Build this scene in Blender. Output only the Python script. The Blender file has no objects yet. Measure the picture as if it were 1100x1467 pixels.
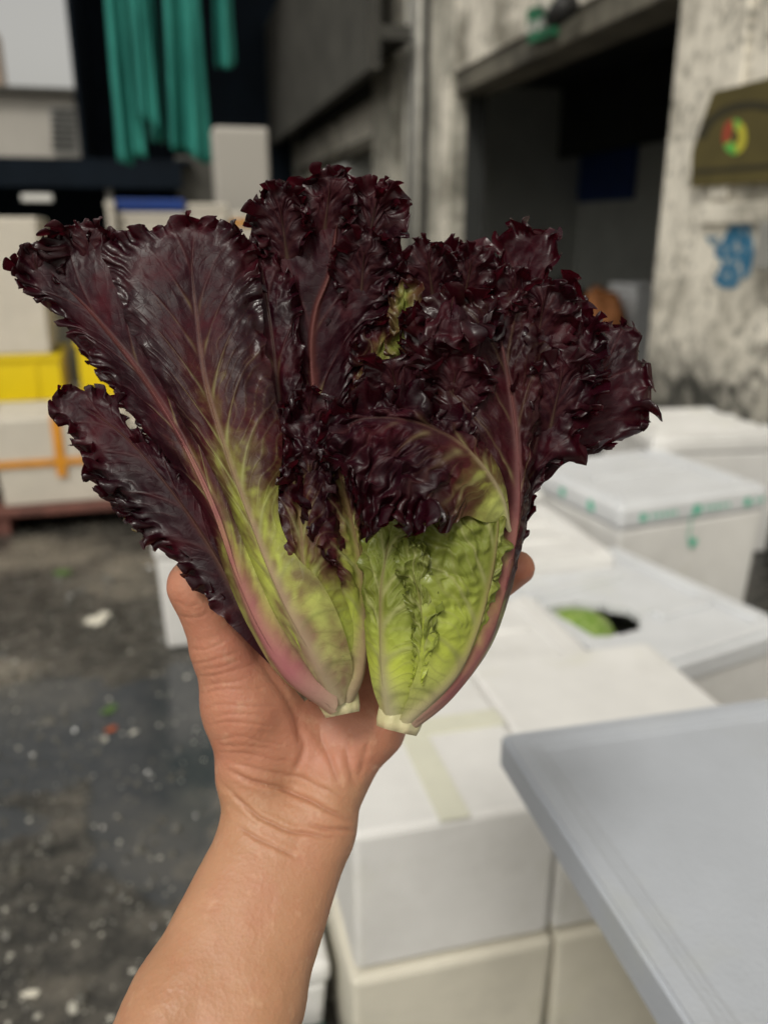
import bpy, bmesh, math, random
import numpy as np
from mathutils import Vector, Matrix

# ------------------------------------------------------------------ camera, world, sun, exposure
S = bpy.context.scene
R = math.radians
CAM = Vector((0, 0, 1.3)); PITCH = 18.5; YAW = -14.2; FPX = 1200.0
cam_d = bpy.data.cameras.new('camera')
cam_d.sensor_fit = 'VERTICAL'; cam_d.sensor_height = 36.0; cam_d.lens = 36.0 * FPX / 1467
cam_d.clip_start = 0.02; cam_d.clip_end = 600
cam_d.dof.use_dof = True; cam_d.dof.focus_distance = 0.355; cam_d.dof.aperture_fstop = 5.9
cam = bpy.data.objects.new('camera', cam_d); S.collection.objects.link(cam)
cam.location = CAM; cam.rotation_euler = (R(90 - PITCH), 0, R(YAW)); S.camera = cam

SUN_EL, SUN_AZ = 50.0, 216.0          # azimuth clockwise from +Y: behind the camera, a little to the left
w = bpy.data.worlds.new('World'); S.world = w; w.use_nodes = True
nt = w.node_tree; nt.nodes.clear()
sky = nt.nodes.new('ShaderNodeTexSky'); sky.sky_type = 'NISHITA'; sky.sun_disc = False
sky.sun_elevation = R(SUN_EL); sky.sun_rotation = R(SUN_AZ); sky.air_density = 1.0; sky.dust_density = 4.0
hsv = nt.nodes.new('ShaderNodeHueSaturation'); hsv.inputs['Saturation'].default_value = 0.14
tint = nt.nodes.new('ShaderNodeMix'); tint.data_type = 'RGBA'; tint.blend_type = 'MULTIPLY'; tint.inputs[0].default_value = 1.0
tint.inputs[7].default_value = (1.0, 0.955, 0.87, 1)
bg = nt.nodes.new('ShaderNodeBackground'); bg.inputs['Strength'].default_value = 0.128
out = nt.nodes.new('ShaderNodeOutputWorld')
nt.links.new(sky.outputs[0], hsv.inputs['Color']); nt.links.new(hsv.outputs[0], tint.inputs[6])
nt.links.new(tint.outputs[2], bg.inputs['Color']); nt.links.new(bg.outputs[0], out.inputs['Surface'])
sun_d = bpy.data.lights.new('sun', 'SUN'); sun_d.energy = 1.4; sun_d.angle = R(11); sun_d.color = (1.0, 0.96, 0.89)
sun = bpy.data.objects.new('sun', sun_d); S.collection.objects.link(sun)
sun.rotation_euler = Vector((-math.sin(R(SUN_AZ)) * math.cos(R(SUN_EL)), -math.cos(R(SUN_AZ)) * math.cos(R(SUN_EL)),
                             -math.sin(R(SUN_EL)))).to_track_quat('-Z', 'Y').to_euler()
V = S.view_settings
S.display_settings.display_device = 'sRGB'
V.view_transform = 'Standard'; V.look = 'None'; V.gamma = 1.0; V.use_curve_mapping = False; V.exposure = -0.04
S.cycles.max_bounces = 8; S.cycles.use_denoising = True

# ------------------------------------------------------------------ maths helpers
th, yw = R(PITCH), R(YAW)
cr = np.array([math.cos(yw), math.sin(yw), 0.0])
cf = np.array([-math.sin(yw) * math.cos(th), math.cos(yw) * math.cos(th), -math.sin(th)])
cu = np.array([-math.sin(yw) * math.sin(th), math.cos(yw) * math.sin(th), math.cos(th)])
C0 = np.array(CAM)
def dirs(px, py): return cf + cr * ((px - 550) / FPX) - cu * ((py - 733.5) / FPX)
def onz(px, py, z): d = dirs(px, py); return C0 + d * ((z - C0[2]) / d[2])
def ony(px, py, y): d = dirs(px, py); return C0 + d * (y / d[1])
def onx(px, py, x): d = dirs(px, py); return C0 + d * (x / d[0])
D0 = 0.37                              # the held lettuce is 37 cm from the lens
def held(a):
    """(n,3) array of sight line x, y and centimetres towards the viewer -> metres in the holder's frame (right, up, away)."""
    a = np.asarray(a, float); d = D0 - a[:, 2] * 0.01
    return np.stack([(a[:, 0] - 550) / FPX * d, -(a[:, 1] - 733.5) / FPX * d, d], 1)
def to_world(h): return C0 + h[:, :1] * cr + h[:, 1:2] * cu + h[:, 2:3] * cf

_rng = np.random.RandomState(7)
_perm = np.concatenate([_rng.permutation(256)] * 3)
_grad = _rng.normal(size=(256, 3)); _grad /= np.linalg.norm(_grad, axis=1)[:, None]
def perlin(p, seed=0):
    p = np.asarray(p, float) + seed * 17.31
    i = np.floor(p).astype(int); f = p - i; i &= 255
    u = f * f * f * (f * (f * 6 - 15) + 10)
    res = 0
    for dx in (0, 1):
        wx = u[..., 0] if dx else 1 - u[..., 0]
        for dy in (0, 1):
            wy = u[..., 1] if dy else 1 - u[..., 1]
            for dz in (0, 1):
                wz = u[..., 2] if dz else 1 - u[..., 2]
                h = _perm[_perm[_perm[(i[..., 0] + dx) & 255] + ((i[..., 1] + dy) & 255)] + ((i[..., 2] + dz) & 255)]
                g = _grad[h]
                res = res + wx * wy * wz * ((f[..., 0] - dx) * g[..., 0] + (f[..., 1] - dy) * g[..., 1] + (f[..., 2] - dz) * g[..., 2])
    return res * 1.6
def fbm(p, seed=0, oct=3):
    r, a = 0, 1.0
    for k in range(oct): r = r + a * perlin(np.asarray(p) * 2 ** k, seed + k); a *= 0.5
    return r
def sstep(a, b, x): t = np.clip((x - a) / (b - a), 0, 1); return t * t * (3 - 2 * t)
def spline(pts, n):
    """Catmull-Rom through pts, n samples even in arc length"""
    p = np.asarray(pts, float); k = len(p)
    q = np.vstack([2 * p[0] - p[1], p, 2 * p[-1] - p[-2]])
    m = 24; t = np.linspace(0, 1, m, endpoint=False)[:, None]; o = []
    for i in range(k - 1):
        a, b, c, d = q[i:i + 4]
        o.append(0.5 * (2 * b + (c - a) * t + (2 * a - 5 * b + 4 * c - d) * t * t + (3 * b - a - 3 * c + d) * t ** 3))
    o = np.vstack(o + [p[-1:]])
    s = np.concatenate([[0], np.cumsum(np.linalg.norm(np.diff(o, axis=0), axis=1))])
    x = np.linspace(0, s[-1], n)
    return np.stack([np.interp(x, s, o[:, j]) for j in range(o.shape[1])], 1), s[-1]

# ------------------------------------------------------------------ scene helpers
COL = S.collection
def tag(o, label=None, cat=None, group=None, kind=None):
    for k, v in (('label', label), ('category', cat), ('group', group), ('kind', kind)):
        if v: o[k] = v
    return o
def empty(name, loc=(0, 0, 0), rz=0.0):
    o = bpy.data.objects.new(name, None); COL.objects.link(o); o.location = loc; o.rotation_euler = (0, 0, rz)
    o.empty_display_size = 0.05; return o
def link(name, me, m, parent=None, smooth=False):
    o = bpy.data.objects.new(name, me); COL.objects.link(o)
    if m and not me.materials: me.materials.append(m)
    if parent: o.parent = parent
    if smooth: me.polygons.foreach_set('use_smooth', [True] * len(me.polygons))
    return o
def from_bm(name, bm, m, parent=None, smooth=False):
    me = bpy.data.meshes.new(name); bmesh.ops.recalc_face_normals(bm, faces=bm.faces[:]); bm.to_mesh(me); bm.free()
    return link(name, me, m, parent, smooth)
def add_box(bm, x0, x1, y0, y1, z0, z1, bev=0.0, taper=0.0, seg=2):
    """box with optional rounded edges; taper narrows the bottom"""
    t = taper
    v = [bm.verts.new(p) for p in ((x0 + t, y0 + t, z0), (x1 - t, y0 + t, z0), (x1 - t, y1 - t, z0), (x0 + t, y1 - t, z0),
                                   (x0, y0, z1), (x1, y0, z1), (x1, y1, z1), (x0, y1, z1))]
    fs = [bm.faces.new([v[i] for i in q]) for q in ((3, 2, 1, 0), (4, 5, 6, 7), (0, 1, 5, 4), (1, 2, 6, 5), (2, 3, 7, 6), (3, 0, 4, 7))]
    if bev > 0:
        es = list({e for f in fs for e in f.edges})
        bmesh.ops.bevel(bm, geom=es, offset=bev, segments=seg, affect='EDGES', profile=0.5)
    return v
def box(name, m, x0, x1, y0, y1, z0, z1, parent=None, bev=0.0, taper=0.0):
    bm = bmesh.new(); add_box(bm, x0, x1, y0, y1, z0, z1, bev, taper); return from_bm(name, bm, m, parent)
def tube_bm(bm, pts, rad, n=8, caps=True):
    pts = [Vector(p) for p in pts]; rings = []
    for i, p in enumerate(pts):
        d = (pts[min(i + 1, len(pts) - 1)] - pts[max(i - 1, 0)]).normalized()
        a = d.orthogonal().normalized() if i == 0 else (a - d * a.dot(d)).normalized()
        b = d.cross(a); r = rad[i] if isinstance(rad, (list, tuple)) else rad
        rings.append([bm.verts.new(p + (a * math.cos(2 * math.pi * k / n) + b * math.sin(2 * math.pi * k / n)) * r) for k in range(n)])
    for r0, r1 in zip(rings, rings[1:]):
        for k in range(n): bm.faces.new((r0[k], r0[(k + 1) % n], r1[(k + 1) % n], r1[k]))
    if caps: bm.faces.new(rings[0][::-1]); bm.faces.new(rings[-1])

# ------------------------------------------------------------------ materials
class NT:
    def __init__(s, name):
        s.m = bpy.data.materials.new(name); s.m.use_nodes = True; s.t = s.m.node_tree; s.n = s.t.nodes
        s.b = s.n['Principled BSDF']; s.out = s.n['Material Output']
        s.tc = s.n.new('ShaderNodeTexCoord'); s.geo = s.n.new('ShaderNodeNewGeometry')
    def lk(s, a, b): s.t.links.new(a, b)
    def val(s, sock, v):
        if hasattr(v, 'is_linked') or isinstance(v, bpy.types.NodeSocket): s.lk(v, sock)
        elif sock.type == 'RGBA': sock.default_value = (v, v, v, 1) if isinstance(v, (int, float)) else (*v[:3], 1)
        else: sock.default_value = v
    def noise(s, scale, detail=4, rough=0.55, vec=None, dist=0.0):
        n = s.n.new('ShaderNodeTexNoise'); n.inputs['Scale'].default_value = scale; n.inputs['Detail'].default_value = detail
        n.inputs['Roughness'].default_value = rough; n.inputs['Distortion'].default_value = dist
        s.lk(vec if vec is not None else s.tc.outputs['Object'], n.inputs['Vector']); return n.outputs['Fac']
    def voro(s, scale, feature='F1', vec=None, out='Distance'):
        n = s.n.new('ShaderNodeTexVoronoi'); n.feature = feature; n.inputs['Scale'].default_value = scale
        s.lk(vec if vec is not None else s.tc.outputs['Object'], n.inputs['Vector']); return n.outputs[out]
    def wpos(s): return s.geo.outputs['Position']
    def ramp(s, fac, stops, interp='LINEAR'):
        n = s.n.new('ShaderNodeValToRGB'); e = n.color_ramp.elements; n.color_ramp.interpolation = interp
        while len(e) < len(stops): e.new(0.5)
        for k, (p, c) in enumerate(stops):
            e[k].position = p; e[k].color = (c, c, c, 1) if isinstance(c, (int, float)) else (*c, 1)
        s.lk(fac, n.inputs[0]); return n.outputs[0]
    def mix(s, fac, a, b, mode='MIX'):
        n = s.n.new('ShaderNodeMix'); n.data_type = 'RGBA'; n.blend_type = mode
        s.val(n.inputs[0], fac); s.val(n.inputs[6], a); s.val(n.inputs[7], b); return n.outputs[2]
    def math(s, op, a, b=0.0, c=0.0, clamp=False):
        n = s.n.new('ShaderNodeMath'); n.operation = op; n.use_clamp = clamp
        s.val(n.inputs[0], a); s.val(n.inputs[1], b); s.val(n.inputs[2], c); return n.outputs[0]
    def attr(s, name):
        n = s.n.new('ShaderNodeAttribute'); n.attribute_name = name; return n.outputs['Fac']
    def mapping(s, vec, scale=(1, 1, 1), rot=(0, 0, 0), loc=(0, 0, 0)):
        n = s.n.new('ShaderNodeMapping'); n.inputs['Scale'].default_value = scale; n.inputs['Rotation'].default_value = rot
        n.inputs['Location'].default_value = loc; s.lk(vec, n.inputs['Vector']); return n.outputs[0]
    def sep(s, vec):
        n = s.n.new('ShaderNodeSeparateXYZ'); s.lk(vec, n.inputs[0]); return n.outputs
    def bump(s, h, strength=0.3, dist=0.01, prev=None):
        n = s.n.new('ShaderNodeBump'); n.inputs['Strength'].default_value = strength; n.inputs['Distance'].default_value = dist
        s.lk(h, n.inputs['Height'])
        if prev is not None: s.lk(prev, n.inputs['Normal'])
        return n.outputs[0]
    def set(s, **k):
        names = dict(color='Base Color', rough='Roughness', normal='Normal', spec='Specular IOR Level', metal='Metallic', sss='Subsurface Weight',
                     sheen='Sheen Weight', coat='Coat Weight', alpha='Alpha', emit='Emission Color', emits='Emission Strength')
        for a, v in k.items(): s.val(s.b.inputs[names[a]], v)
        return s.m
def plain(name, c, rough=0.6, var=0.15, scale=12, **k):
    t = NT(name); n = t.noise(scale, 5)
    c2 = tuple(x * (1 - var * 2) for x in c)
    return t.set(color=t.ramp(n, [(0.3, c2), (0.7, c)]), rough=rough, **k)
M = {}
# ------------------------------------------------------------------ setting materials
def mat_ground():
    t = NT('wet_concrete'); p = t.wpos()
    a = t.noise(1.1, 6, 0.6, p); b = t.noise(14, 9, 0.72, p); c = t.noise(90, 4, 0.6, p)
    col = t.ramp(a, [(0.4, (0.01, 0.011, 0.01)), (0.5, (0.04, 0.038, 0.033)), (0.6, (0.2, 0.178, 0.14))])
    col = t.mix(t.math('MULTIPLY', t.ramp(b, [(0.45, 0), (0.65, 1)]), 0.45), col, (0.17, 0.155, 0.128))
    col = t.mix(t.ramp(b, [(0.3, 0.7), (0.42, 0)]), col, (0.012, 0.013, 0.012))
    pm = 0
    for (qx, qy, ra, rb) in ((-0.42, 2.15, 0.42, 0.3), (-0.1, 1.95, 0.2, 0.5), (-0.75, 1.75, 0.35, 0.16), (-1.6, 3.0, 0.6, 0.4)):
        s_ = t.sep(t.mapping(p, scale=(1 / ra, 1 / rb, 1), loc=(-qx / ra, -qy / rb, 0)))
        d_ = t.math('SQRT', t.math('ADD', t.math('MULTIPLY', s_[0], s_[0]), t.math('MULTIPLY', s_[1], s_[1])))
        pm = t.math('MAXIMUM', pm, t.math('SUBTRACT', 1.3, d_)) if pm is not 0 else t.math('SUBTRACT', 1.3, d_)
    pud = t.ramp(t.math('ADD', pm, t.math('MULTIPLY', t.math('SUBTRACT', t.noise(3.2, 5, 0.6, p), 0.5), 1.6)), [(0.3, 0), (0.42, 1)])
    col = t.mix(t.math('MULTIPLY', pud, 0.7), col, (0.046, 0.052, 0.058))  # puddle's blue grey stands in for the sky's reflection
    rough = t.mix(pud, t.ramp(b, [(0.3, 0.1), (0.7, 0.42)]), 0.1)
    h = t.math('MULTIPLY', t.math('ADD', b, t.math('MULTIPLY', c, 0.5)), t.math('SUBTRACT', 1.0, t.math('MULTIPLY', pud, 0.93)))
    return t.set(color=col, rough=rough, normal=t.bump(h, 0.36, 0.02), spec=0.6)
def mat_plaster(name, base, dirt, low=(0.045, 0.045, 0.038), holes=True, mould=1.0, zlow=1.12):
    t = NT(name); p = t.wpos(); z = t.sep(p)[2]
    a = t.noise(2.2, 7, 0.65, p); b = t.noise(13, 6, 0.7, p); c = t.noise(60, 4, 0.6, p)
    st = t.noise(5, 5, 0.6, t.mapping(p, (3.0, 3.0, 0.35)))
    col = t.ramp(a, [(0.33, dirt), (0.52, base), (0.75, tuple(min(1, x * 1.1) for x in base))])
    col = t.mix(t.ramp(b, [(0.52, 0), (0.66, 0.8)]), col, dirt)
    col = t.mix(t.ramp(st, [(0.55, 0), (0.75, 0.45)]), col, tuple(x * 0.6 for x in dirt))
    if holes:
        d = t.voro(15, 'F1', t.mapping(p, (1, 1, 1)))
        sel = t.ramp(t.noise(1.6, 2, 0.5, t.mapping(p, loc=(0, 4, 2))), [(0.44, 0), (0.52, 1)])
        dots = t.math('MULTIPLY', t.ramp(d, [(0.16, 1), (0.3, 0)]), sel)
        col = t.mix(t.math('MULTIPLY', dots, 0.75), col, (0.1, 0.1, 0.085))
    zz = t.math('ADD', t.math('MULTIPLY', t.math('SUBTRACT', zlow, z), 1.4), t.math('MULTIPLY', t.math('SUBTRACT', a, 0.5), 1.6))
    zz = t.math('ADD', zz, t.math('MULTIPLY', t.math('SUBTRACT', b, 0.5), 1.3))
    col = t.mix(t.ramp(zz, [(0.3, 0), (0.95, mould)]), col, low)
    return t.set(color=col, rough=0.85, normal=t.bump(t.math('ADD', b, t.math('MULTIPLY', c, 0.4)), 0.5, 0.015))
def mat_foam(name='foam', c=(0.74, 0.738, 0.72), stain=0.4):
    t = NT(name); n = t.noise(7, 4, 0.6); g = t.voro(230); k = t.noise(3.0, 5, 0.65, t.mapping(t.tc.outputs['Object'], loc=(2, 5, 1)))
    y = t.noise(4.0, 4, 0.6, t.mapping(t.tc.outputs['Object'], loc=(7, 1, 3)))
    col = t.ramp(n, [(0.3, tuple(x * 0.9 for x in c)), (0.65, c)])
    col = t.mix(t.ramp(k, [(0.52, 0), (0.8, stain)]), col, (0.34, 0.33, 0.29))
    col = t.mix(t.ramp(y, [(0.58, 0), (0.75, stain * 0.7)]), col, (0.5, 0.5, 0.3))
    return t.set(color=col, rough=0.55, normal=t.bump(g, 0.12, 0.004), spec=0.35)
M['ground'] = mat_ground()
M['plaster'] = mat_plaster('stained_plaster', (0.8, 0.76, 0.66), (0.25, 0.235, 0.19))
M['plaster_far'] = mat_plaster('darker_plaster', (0.5, 0.48, 0.41), (0.17, 0.165, 0.135), holes=False, mould=0.5)  # darker plaster for the far parts of the wall
M['beam'] = mat_plaster('dark_beam', (0.15, 0.14, 0.11), (0.06, 0.056, 0.045), holes=False, mould=0)  # darker plaster for the lintel band and transom rail
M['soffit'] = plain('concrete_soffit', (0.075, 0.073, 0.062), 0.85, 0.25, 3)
M['room'] = plain('room_wall_paint', (0.72, 0.74, 0.7), 0.8, 0.08, 2)
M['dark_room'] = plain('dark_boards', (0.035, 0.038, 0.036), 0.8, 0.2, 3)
M['navy'] = plain('navy_tarp_and_gloom', (0.006, 0.011, 0.018), 0.8, 0.2, 3, spec=0.12)  # awning tarpaulin, and the gloom painted on the shed walls
M['pale'] = plain('pale_wall_paint', (0.42, 0.4, 0.36), 0.8, 0.06, 1)
M['beige'] = plain('beige_render', (0.62, 0.5, 0.4), 0.8, 0.04, 0.4)
M['teal'] = None
M['foam'] = mat_foam()
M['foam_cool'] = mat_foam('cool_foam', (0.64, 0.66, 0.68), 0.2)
M['foam_panel'] = mat_foam('sky_tinted_foam', (0.44, 0.47, 0.515), 0.35)  # blue grey of reflected sky put into the foam colour
M['foam_old'] = mat_foam('yellowed_foam', (0.66, 0.63, 0.53), 0.5)
M['foam_far'] = mat_foam('far_foam', (0.6, 0.56, 0.48), 0.3)
M['orange'] = plain('orange_tape', (0.72, 0.3, 0.02), 0.4, 0.08)
M['yellowtape'] = plain('clear_yellow_tape', (0.7, 0.7, 0.58), 0.3, 0.06)
M['green'] = plain('green_print', (0.07, 0.5, 0.33), 0.6, 0.1)
M['yellow'] = plain('yellow_plastic', (0.8, 0.6, 0.0), 0.45, 0.05, 5)
M['blue'] = plain('blue_plastic', (0.012, 0.05, 0.25), 0.45, 0.1, 5)
M['pipe'] = plain('grimy_pvc', (0.42, 0.41, 0.36), 0.5, 0.2, 6)
M['grey'] = plain('grey_metal', (0.3, 0.3, 0.28), 0.5, 0.12, 8)
M['black'] = plain('black_rubber', (0.012, 0.012, 0.012), 0.6, 0.2)
M['wood'] = plain('reddish_wood', (0.16, 0.06, 0.045), 0.7, 0.25, 10)
M['darkgreen'] = plain('dark_green_plastic', (0.004, 0.045, 0.03), 0.45, 0.15)
t = NT('blue_wall_paint'); _n = t.noise(26, 6, 0.7, t.wpos())
M['paint_blue'] = t.set(color=t.mix(t.ramp(_n, [(0.54, 0), (0.62, 1)]), t.ramp(_n, [(0.3, (0.012, 0.09, 0.19)), (0.55, (0.03, 0.17, 0.3))]), (0.42, 0.42, 0.38)), rough=0.75)
M['sign_green'] = plain('green_sign_face', (0.01, 0.16, 0.07), 0.4, 0.06)
M['white'] = plain('white_print', (0.7, 0.7, 0.66), 0.5, 0.05)
M['brown'] = plain('brown_poster', (0.1, 0.08, 0.02), 0.7, 0.12, 9)
M['brown_dark'] = plain('dark_poster_print', (0.035, 0.03, 0.012), 0.7, 0.1)
M['red'] = plain('red_print', (0.42, 0.06, 0.03), 0.6, 0.1)
M['lime'] = plain('lime_print', (0.12, 0.5, 0.08), 0.6, 0.1)
M['yellow_print'] = plain('yellow_print', (0.6, 0.55, 0.05), 0.6, 0.1)
M['rust'] = plain('orange_sack', (0.3, 0.11, 0.03), 0.8, 0.2)

# ------------------------------------------------------------------ ground and the wall on the right
bm = bmesh.new()
vs = [bm.verts.new(p) for p in ((-60, -30, 0), (60, -30, 0), (60, 120, 0), (-60, 120, 0))]; bm.faces.new(vs)
tag(from_bm('ground', bm, M['ground']), kind='structure')

WX = 2.4; DY0, DY1, DZ = 3.93, 7.2, 2.36
wall = tag(empty('market_wall', (WX + 0.15, 4, 0)), 'stained whitewashed market wall with a wide dark doorway', 'wall')
def wpart(name, m, x0, x1, y0, y1, z0, z1, parent=None, bev=0.0):
    return box(name, m, x0 - WX - 0.15, x1 - WX - 0.15, y0 - 4, y1 - 4, z0, z1, parent or wall, bev)
wpart('wall_panel', M['plaster'], WX, WX + 0.3, -3.0, DY0, 0, 4.2, bev=0.012)
wpart('lintel_panel', M['plaster'], WX, WX + 0.3, DY0 + 0.002, DY1 - 0.002, DZ + 0.16, 4.2)
wpart('lintel_beam', M['beam'], WX + 0.02, WX + 0.32, DY0 + 0.002, DY1 - 0.002, DZ, DZ + 0.157, bev=0.01)
wpart('door_pillar', M['plaster_far'], WX - 0.004, WX + 0.13, DY1, 7.85, 0, 4.2, bev=0.012)
wpart('door_surround', M['plaster'], WX - 0.03, WX - 0.005, DY1 + 0.005, DY1 + 0.22, 0, DZ + 0.14, bev=0.006)
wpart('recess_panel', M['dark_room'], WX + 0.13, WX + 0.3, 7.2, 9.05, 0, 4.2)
wpart('far_pillar', M['plaster_far'], WX - 0.006, WX + 0.3, 9.052, 10.0, 0, 4.2, bev=0.012)
wpart('far_panel', M['plaster_far'], WX, WX + 0.3, 15.6, 19.0, 0, 4.2)
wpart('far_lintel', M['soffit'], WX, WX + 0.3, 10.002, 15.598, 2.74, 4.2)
wpart('transom', M['plaster'], WX + 0.05, WX + 0.2, 10.002, 12.3, 2.34, 2.735)
wpart('transom', M['plaster'], WX + 0.05, WX + 0.2, 12.6, 15.598, 2.34, 2.735)
wpart('transom_rail', M['beam'], WX + 0.0, WX + 0.25, 10.002, 15.598, 2.22, 2.335)
wpart('door_jamb', M['plaster_far'], WX + 0.02, WX + 0.2, 13.9, 15.5, 0, 2.215)
# raised plaster bands on the near panel
wpart('plaster_band', M['plaster'], WX - 0.03, WX - 0.001, -3, 3.55, 1.33, 1.42, bev=0.01)
wpart('plaster_band', M['plaster'], WX - 0.028, WX - 0.001, 3.38, 3.5, 1.43, 4.2, bev=0.01)

# overhanging fascia beyond the doorway
fas = tag(empty('concrete_canopy', (2.1, 12, 0)), 'concrete canopy with shade painted into its colour, running along above the far openings', 'canopy')
box('fascia', M['soffit'], -0.12, 0.0, -3.6, 7, 2.72, 4.6, fas, 0.01)  # near-black colour takes the place of the roof's shade
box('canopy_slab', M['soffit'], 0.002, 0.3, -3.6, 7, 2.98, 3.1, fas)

# room behind the doorway
room = tag(empty('storeroom', (4.3, 5.5, 0)), 'dim storeroom with grey painted walls behind the doorway', 'room')
def rpart(name, m, x0, x1, y0, y1, z0, z1): return box(name, m, x0 - 4.3, x1 - 4.3, y0 - 5.5, y1 - 5.5, z0, z1, room)
rpart('back_wall', M['room'], 6.0, 6.1, 2.8, 12, 0, 3.2)
rpart('side_wall', M['room'], WX + 0.132, 5.998, 12.0, 12.1, 0, 3.2)
rpart('side_wall', M['room'], WX + 0.132, 5.998, 2.7, 2.8, 0, 3.2)
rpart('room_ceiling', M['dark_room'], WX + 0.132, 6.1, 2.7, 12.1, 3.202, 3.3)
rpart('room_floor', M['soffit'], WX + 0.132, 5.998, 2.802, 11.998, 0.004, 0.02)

def on_x(name, m, x, px0, px1, py0, py1, thick=0.03, parent=None, bev=0.0):
    """flat panel facing -x whose outline is given by sight lines to two corners"""
    a, b = onx(px0, py0, x), onx(px1, py1, x)
    ya, yb = sorted((a[1], b[1])); za, zb = sorted((a[2], b[2]))
    return box(name, m, x, x + thick, ya, yb, za, zb, parent, bev)
def rebase(o, label, cat, group=None, kind=None):
    """move the origin of a single mesh to its base centre"""
    me = o.data; n = len(me.vertices); co = np.empty(n * 3, np.float32); me.vertices.foreach_get('co', co); co = co.reshape(-1, 3)
    c = (co.min(0) + co.max(0)) / 2; c[2] = co[:, 2].min()
    me.vertices.foreach_set('co', (co - c).ravel()); o.location = Vector(c.tolist()) + o.location
    return tag(o, label, cat, group, kind)
rebase(on_x('hanging_sign', M['blue'], 5.95, 820, 905, 222, 285, 0.03), 'dark blue rectangular sign on the storeroom back wall', 'sign')
rebase(on_x('notice_board', M['dark_room'], 5.6, 752, 955, 118, 200, 0.05), 'long blackish green board hung under the storeroom ceiling', 'board')

# ------------------------------------------------------------------ things on the wall
def wall_poly(name, m, x, pts, thick, parent=None, off=(0, 0, 0)):
    """outline in (y, z) extruded towards the alley"""
    bm = bmesh.new()
    a = [bm.verts.new((x - off[0], y - off[1], z - off[2])) for y, z in pts]; b = [bm.verts.new((x - thick - off[0], y - off[1], z - off[2])) for y, z in pts]
    bm.faces.new(a); bm.faces.new(b[::-1])
    for i in range(len(pts)): j = (i + 1) % len(pts); bm.faces.new((a[i], a[j], b[j], b[i]))
    return from_bm(name, bm, m, parent)
def px_yz(pts, x): return [tuple(onx(a, b, x)[1:]) for a, b in pts]
pt = WX - 0.034
po = onx(1050, 190, pt)
post = tag(empty('poster', tuple(po)), 'brown poster with an arch and a ring of colours on the wall', 'poster')
PP = px_yz([(1021, 132), (1180, 92), (1180, 258), (990, 268), (992, 216)], pt)
wall_poly('sheet', M['brown'], pt, PP, 0.004, post, po)
arch = []
for k in range(19):
    a = math.pi * (0.04 + 0.92 * k / 18); arch.append((1078 - 80 * math.cos(a), 206 - 62 * math.sin(a)))
arch += [(1078 + (x - 1078) * 0.83, 206 + (y - 206) * 0.8) for x, y in arch[::-1]]
wall_poly('arch_print', M['brown_dark'], pt - 0.0045, px_yz(arch, pt), 0.001, post, po)
wall_poly('bottom_stripe', M['brown_dark'], pt - 0.0045, px_yz([(994, 243), (1180, 228), (1180, 237), (993, 250)], pt), 0.001, post, po)
for nm, m, a0, a1 in (('ring_print', 'red', 150, 265), ('ring_print', 'yellow_print', -60, 80), ('ring_print', 'lime', 80, 150), ('ring_print', 'lime', -60, -95)):
    a0, a1 = R(min(a0, a1)), R(max(a0, a1)); arc = []
    for k in range(11):
        a = a0 + (a1 - a0) * k / 10; arc.append((1053 + 17 * math.cos(a), 196 + 25 * math.sin(a)))
    arc += [(1053 + (x - 1053) * 0.42, 196 + (y - 196) * 0.42) for x, y in arc[::-1]]
    wall_poly(nm, M[m], pt - 0.0045, px_yz(arc, pt), 0.001, post, po)

random.seed(4)
blob = [(1012, 341), (1026, 338), (1034, 345), (1046, 320), (1060, 316), (1078, 324), (1080, 345), (1078, 372), (1074, 396), (1060, 402), (1052, 412),
        (1030, 411), (1022, 400), (1030, 388), (1036, 378), (1026, 368), (1024, 356)]
fine = []
for i, (x, y) in enumerate(blob):
    x2, y2 = blob[(i + 1) % len(blob)]
    for k in range(4): fine.append((x + (x2 - x) * k / 4 + random.uniform(-2.2, 2.2), y + (y2 - y) * k / 4 + random.uniform(-2.2, 2.2)))
rebase(wall_poly('paint_patch', M['paint_blue'], WX - 0.0015, px_yz(fine, WX), 0.002), 'ragged patch of flaking blue paint on the whitewashed wall', 'paint')
mb = onx(1110, 330, WX - 0.1)
o = on_x('meter_box', M['grey'], WX - 0.1, 1086, 1180, 318, 392, 0.098, None, 0.008)
rebase(o, 'grey metal meter box on the wall beside the blue paint', 'meter box')

# exit style sign over the lintel, with a grey lamp arm and black lamp
so = onx(772, 38, WX - 0.05)
sg = tag(empty('exit_sign', tuple(so)), 'small green sign with white lettering above the doorway', 'sign')
SP = px_yz([(753, 14), (790, 2), (790, 50), (755, 62)], WX - 0.05)
wall_poly('sign_panel', M['sign_green'], WX - 0.01, SP, 0.035, sg, so)
def stroke(x0, y0, x1, y1, wd=2.2):
    dx, dy = x1 - x0, y1 - y0; l = math.hypot(dx, dy); nx, ny = -dy / l * wd, dx / l * wd
    wall_poly('letter_stroke', M['white'], WX - 0.0455, px_yz([(x0 + nx, y0 + ny), (x1 + nx, y1 + ny), (x1 - nx, y1 - ny), (x0 - nx, y0 - ny)], WX - 0.05), 0.002, sg, so)
for a in ((757, 48, 761, 29), (761, 29, 767, 44), (758, 41, 766, 38), (769, 44, 774, 24), (774, 24, 781, 38), (771, 38, 779, 33)): stroke(*a)
lo = onx(800, 20, WX - 0.1)
lamp = tag(empty('wall_lamp', tuple(lo)), 'black wall lamp on a pale arm beside the green sign', 'lamp')
def rel(p, o): return tuple(np.asarray(p) - np.asarray(o))
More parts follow.
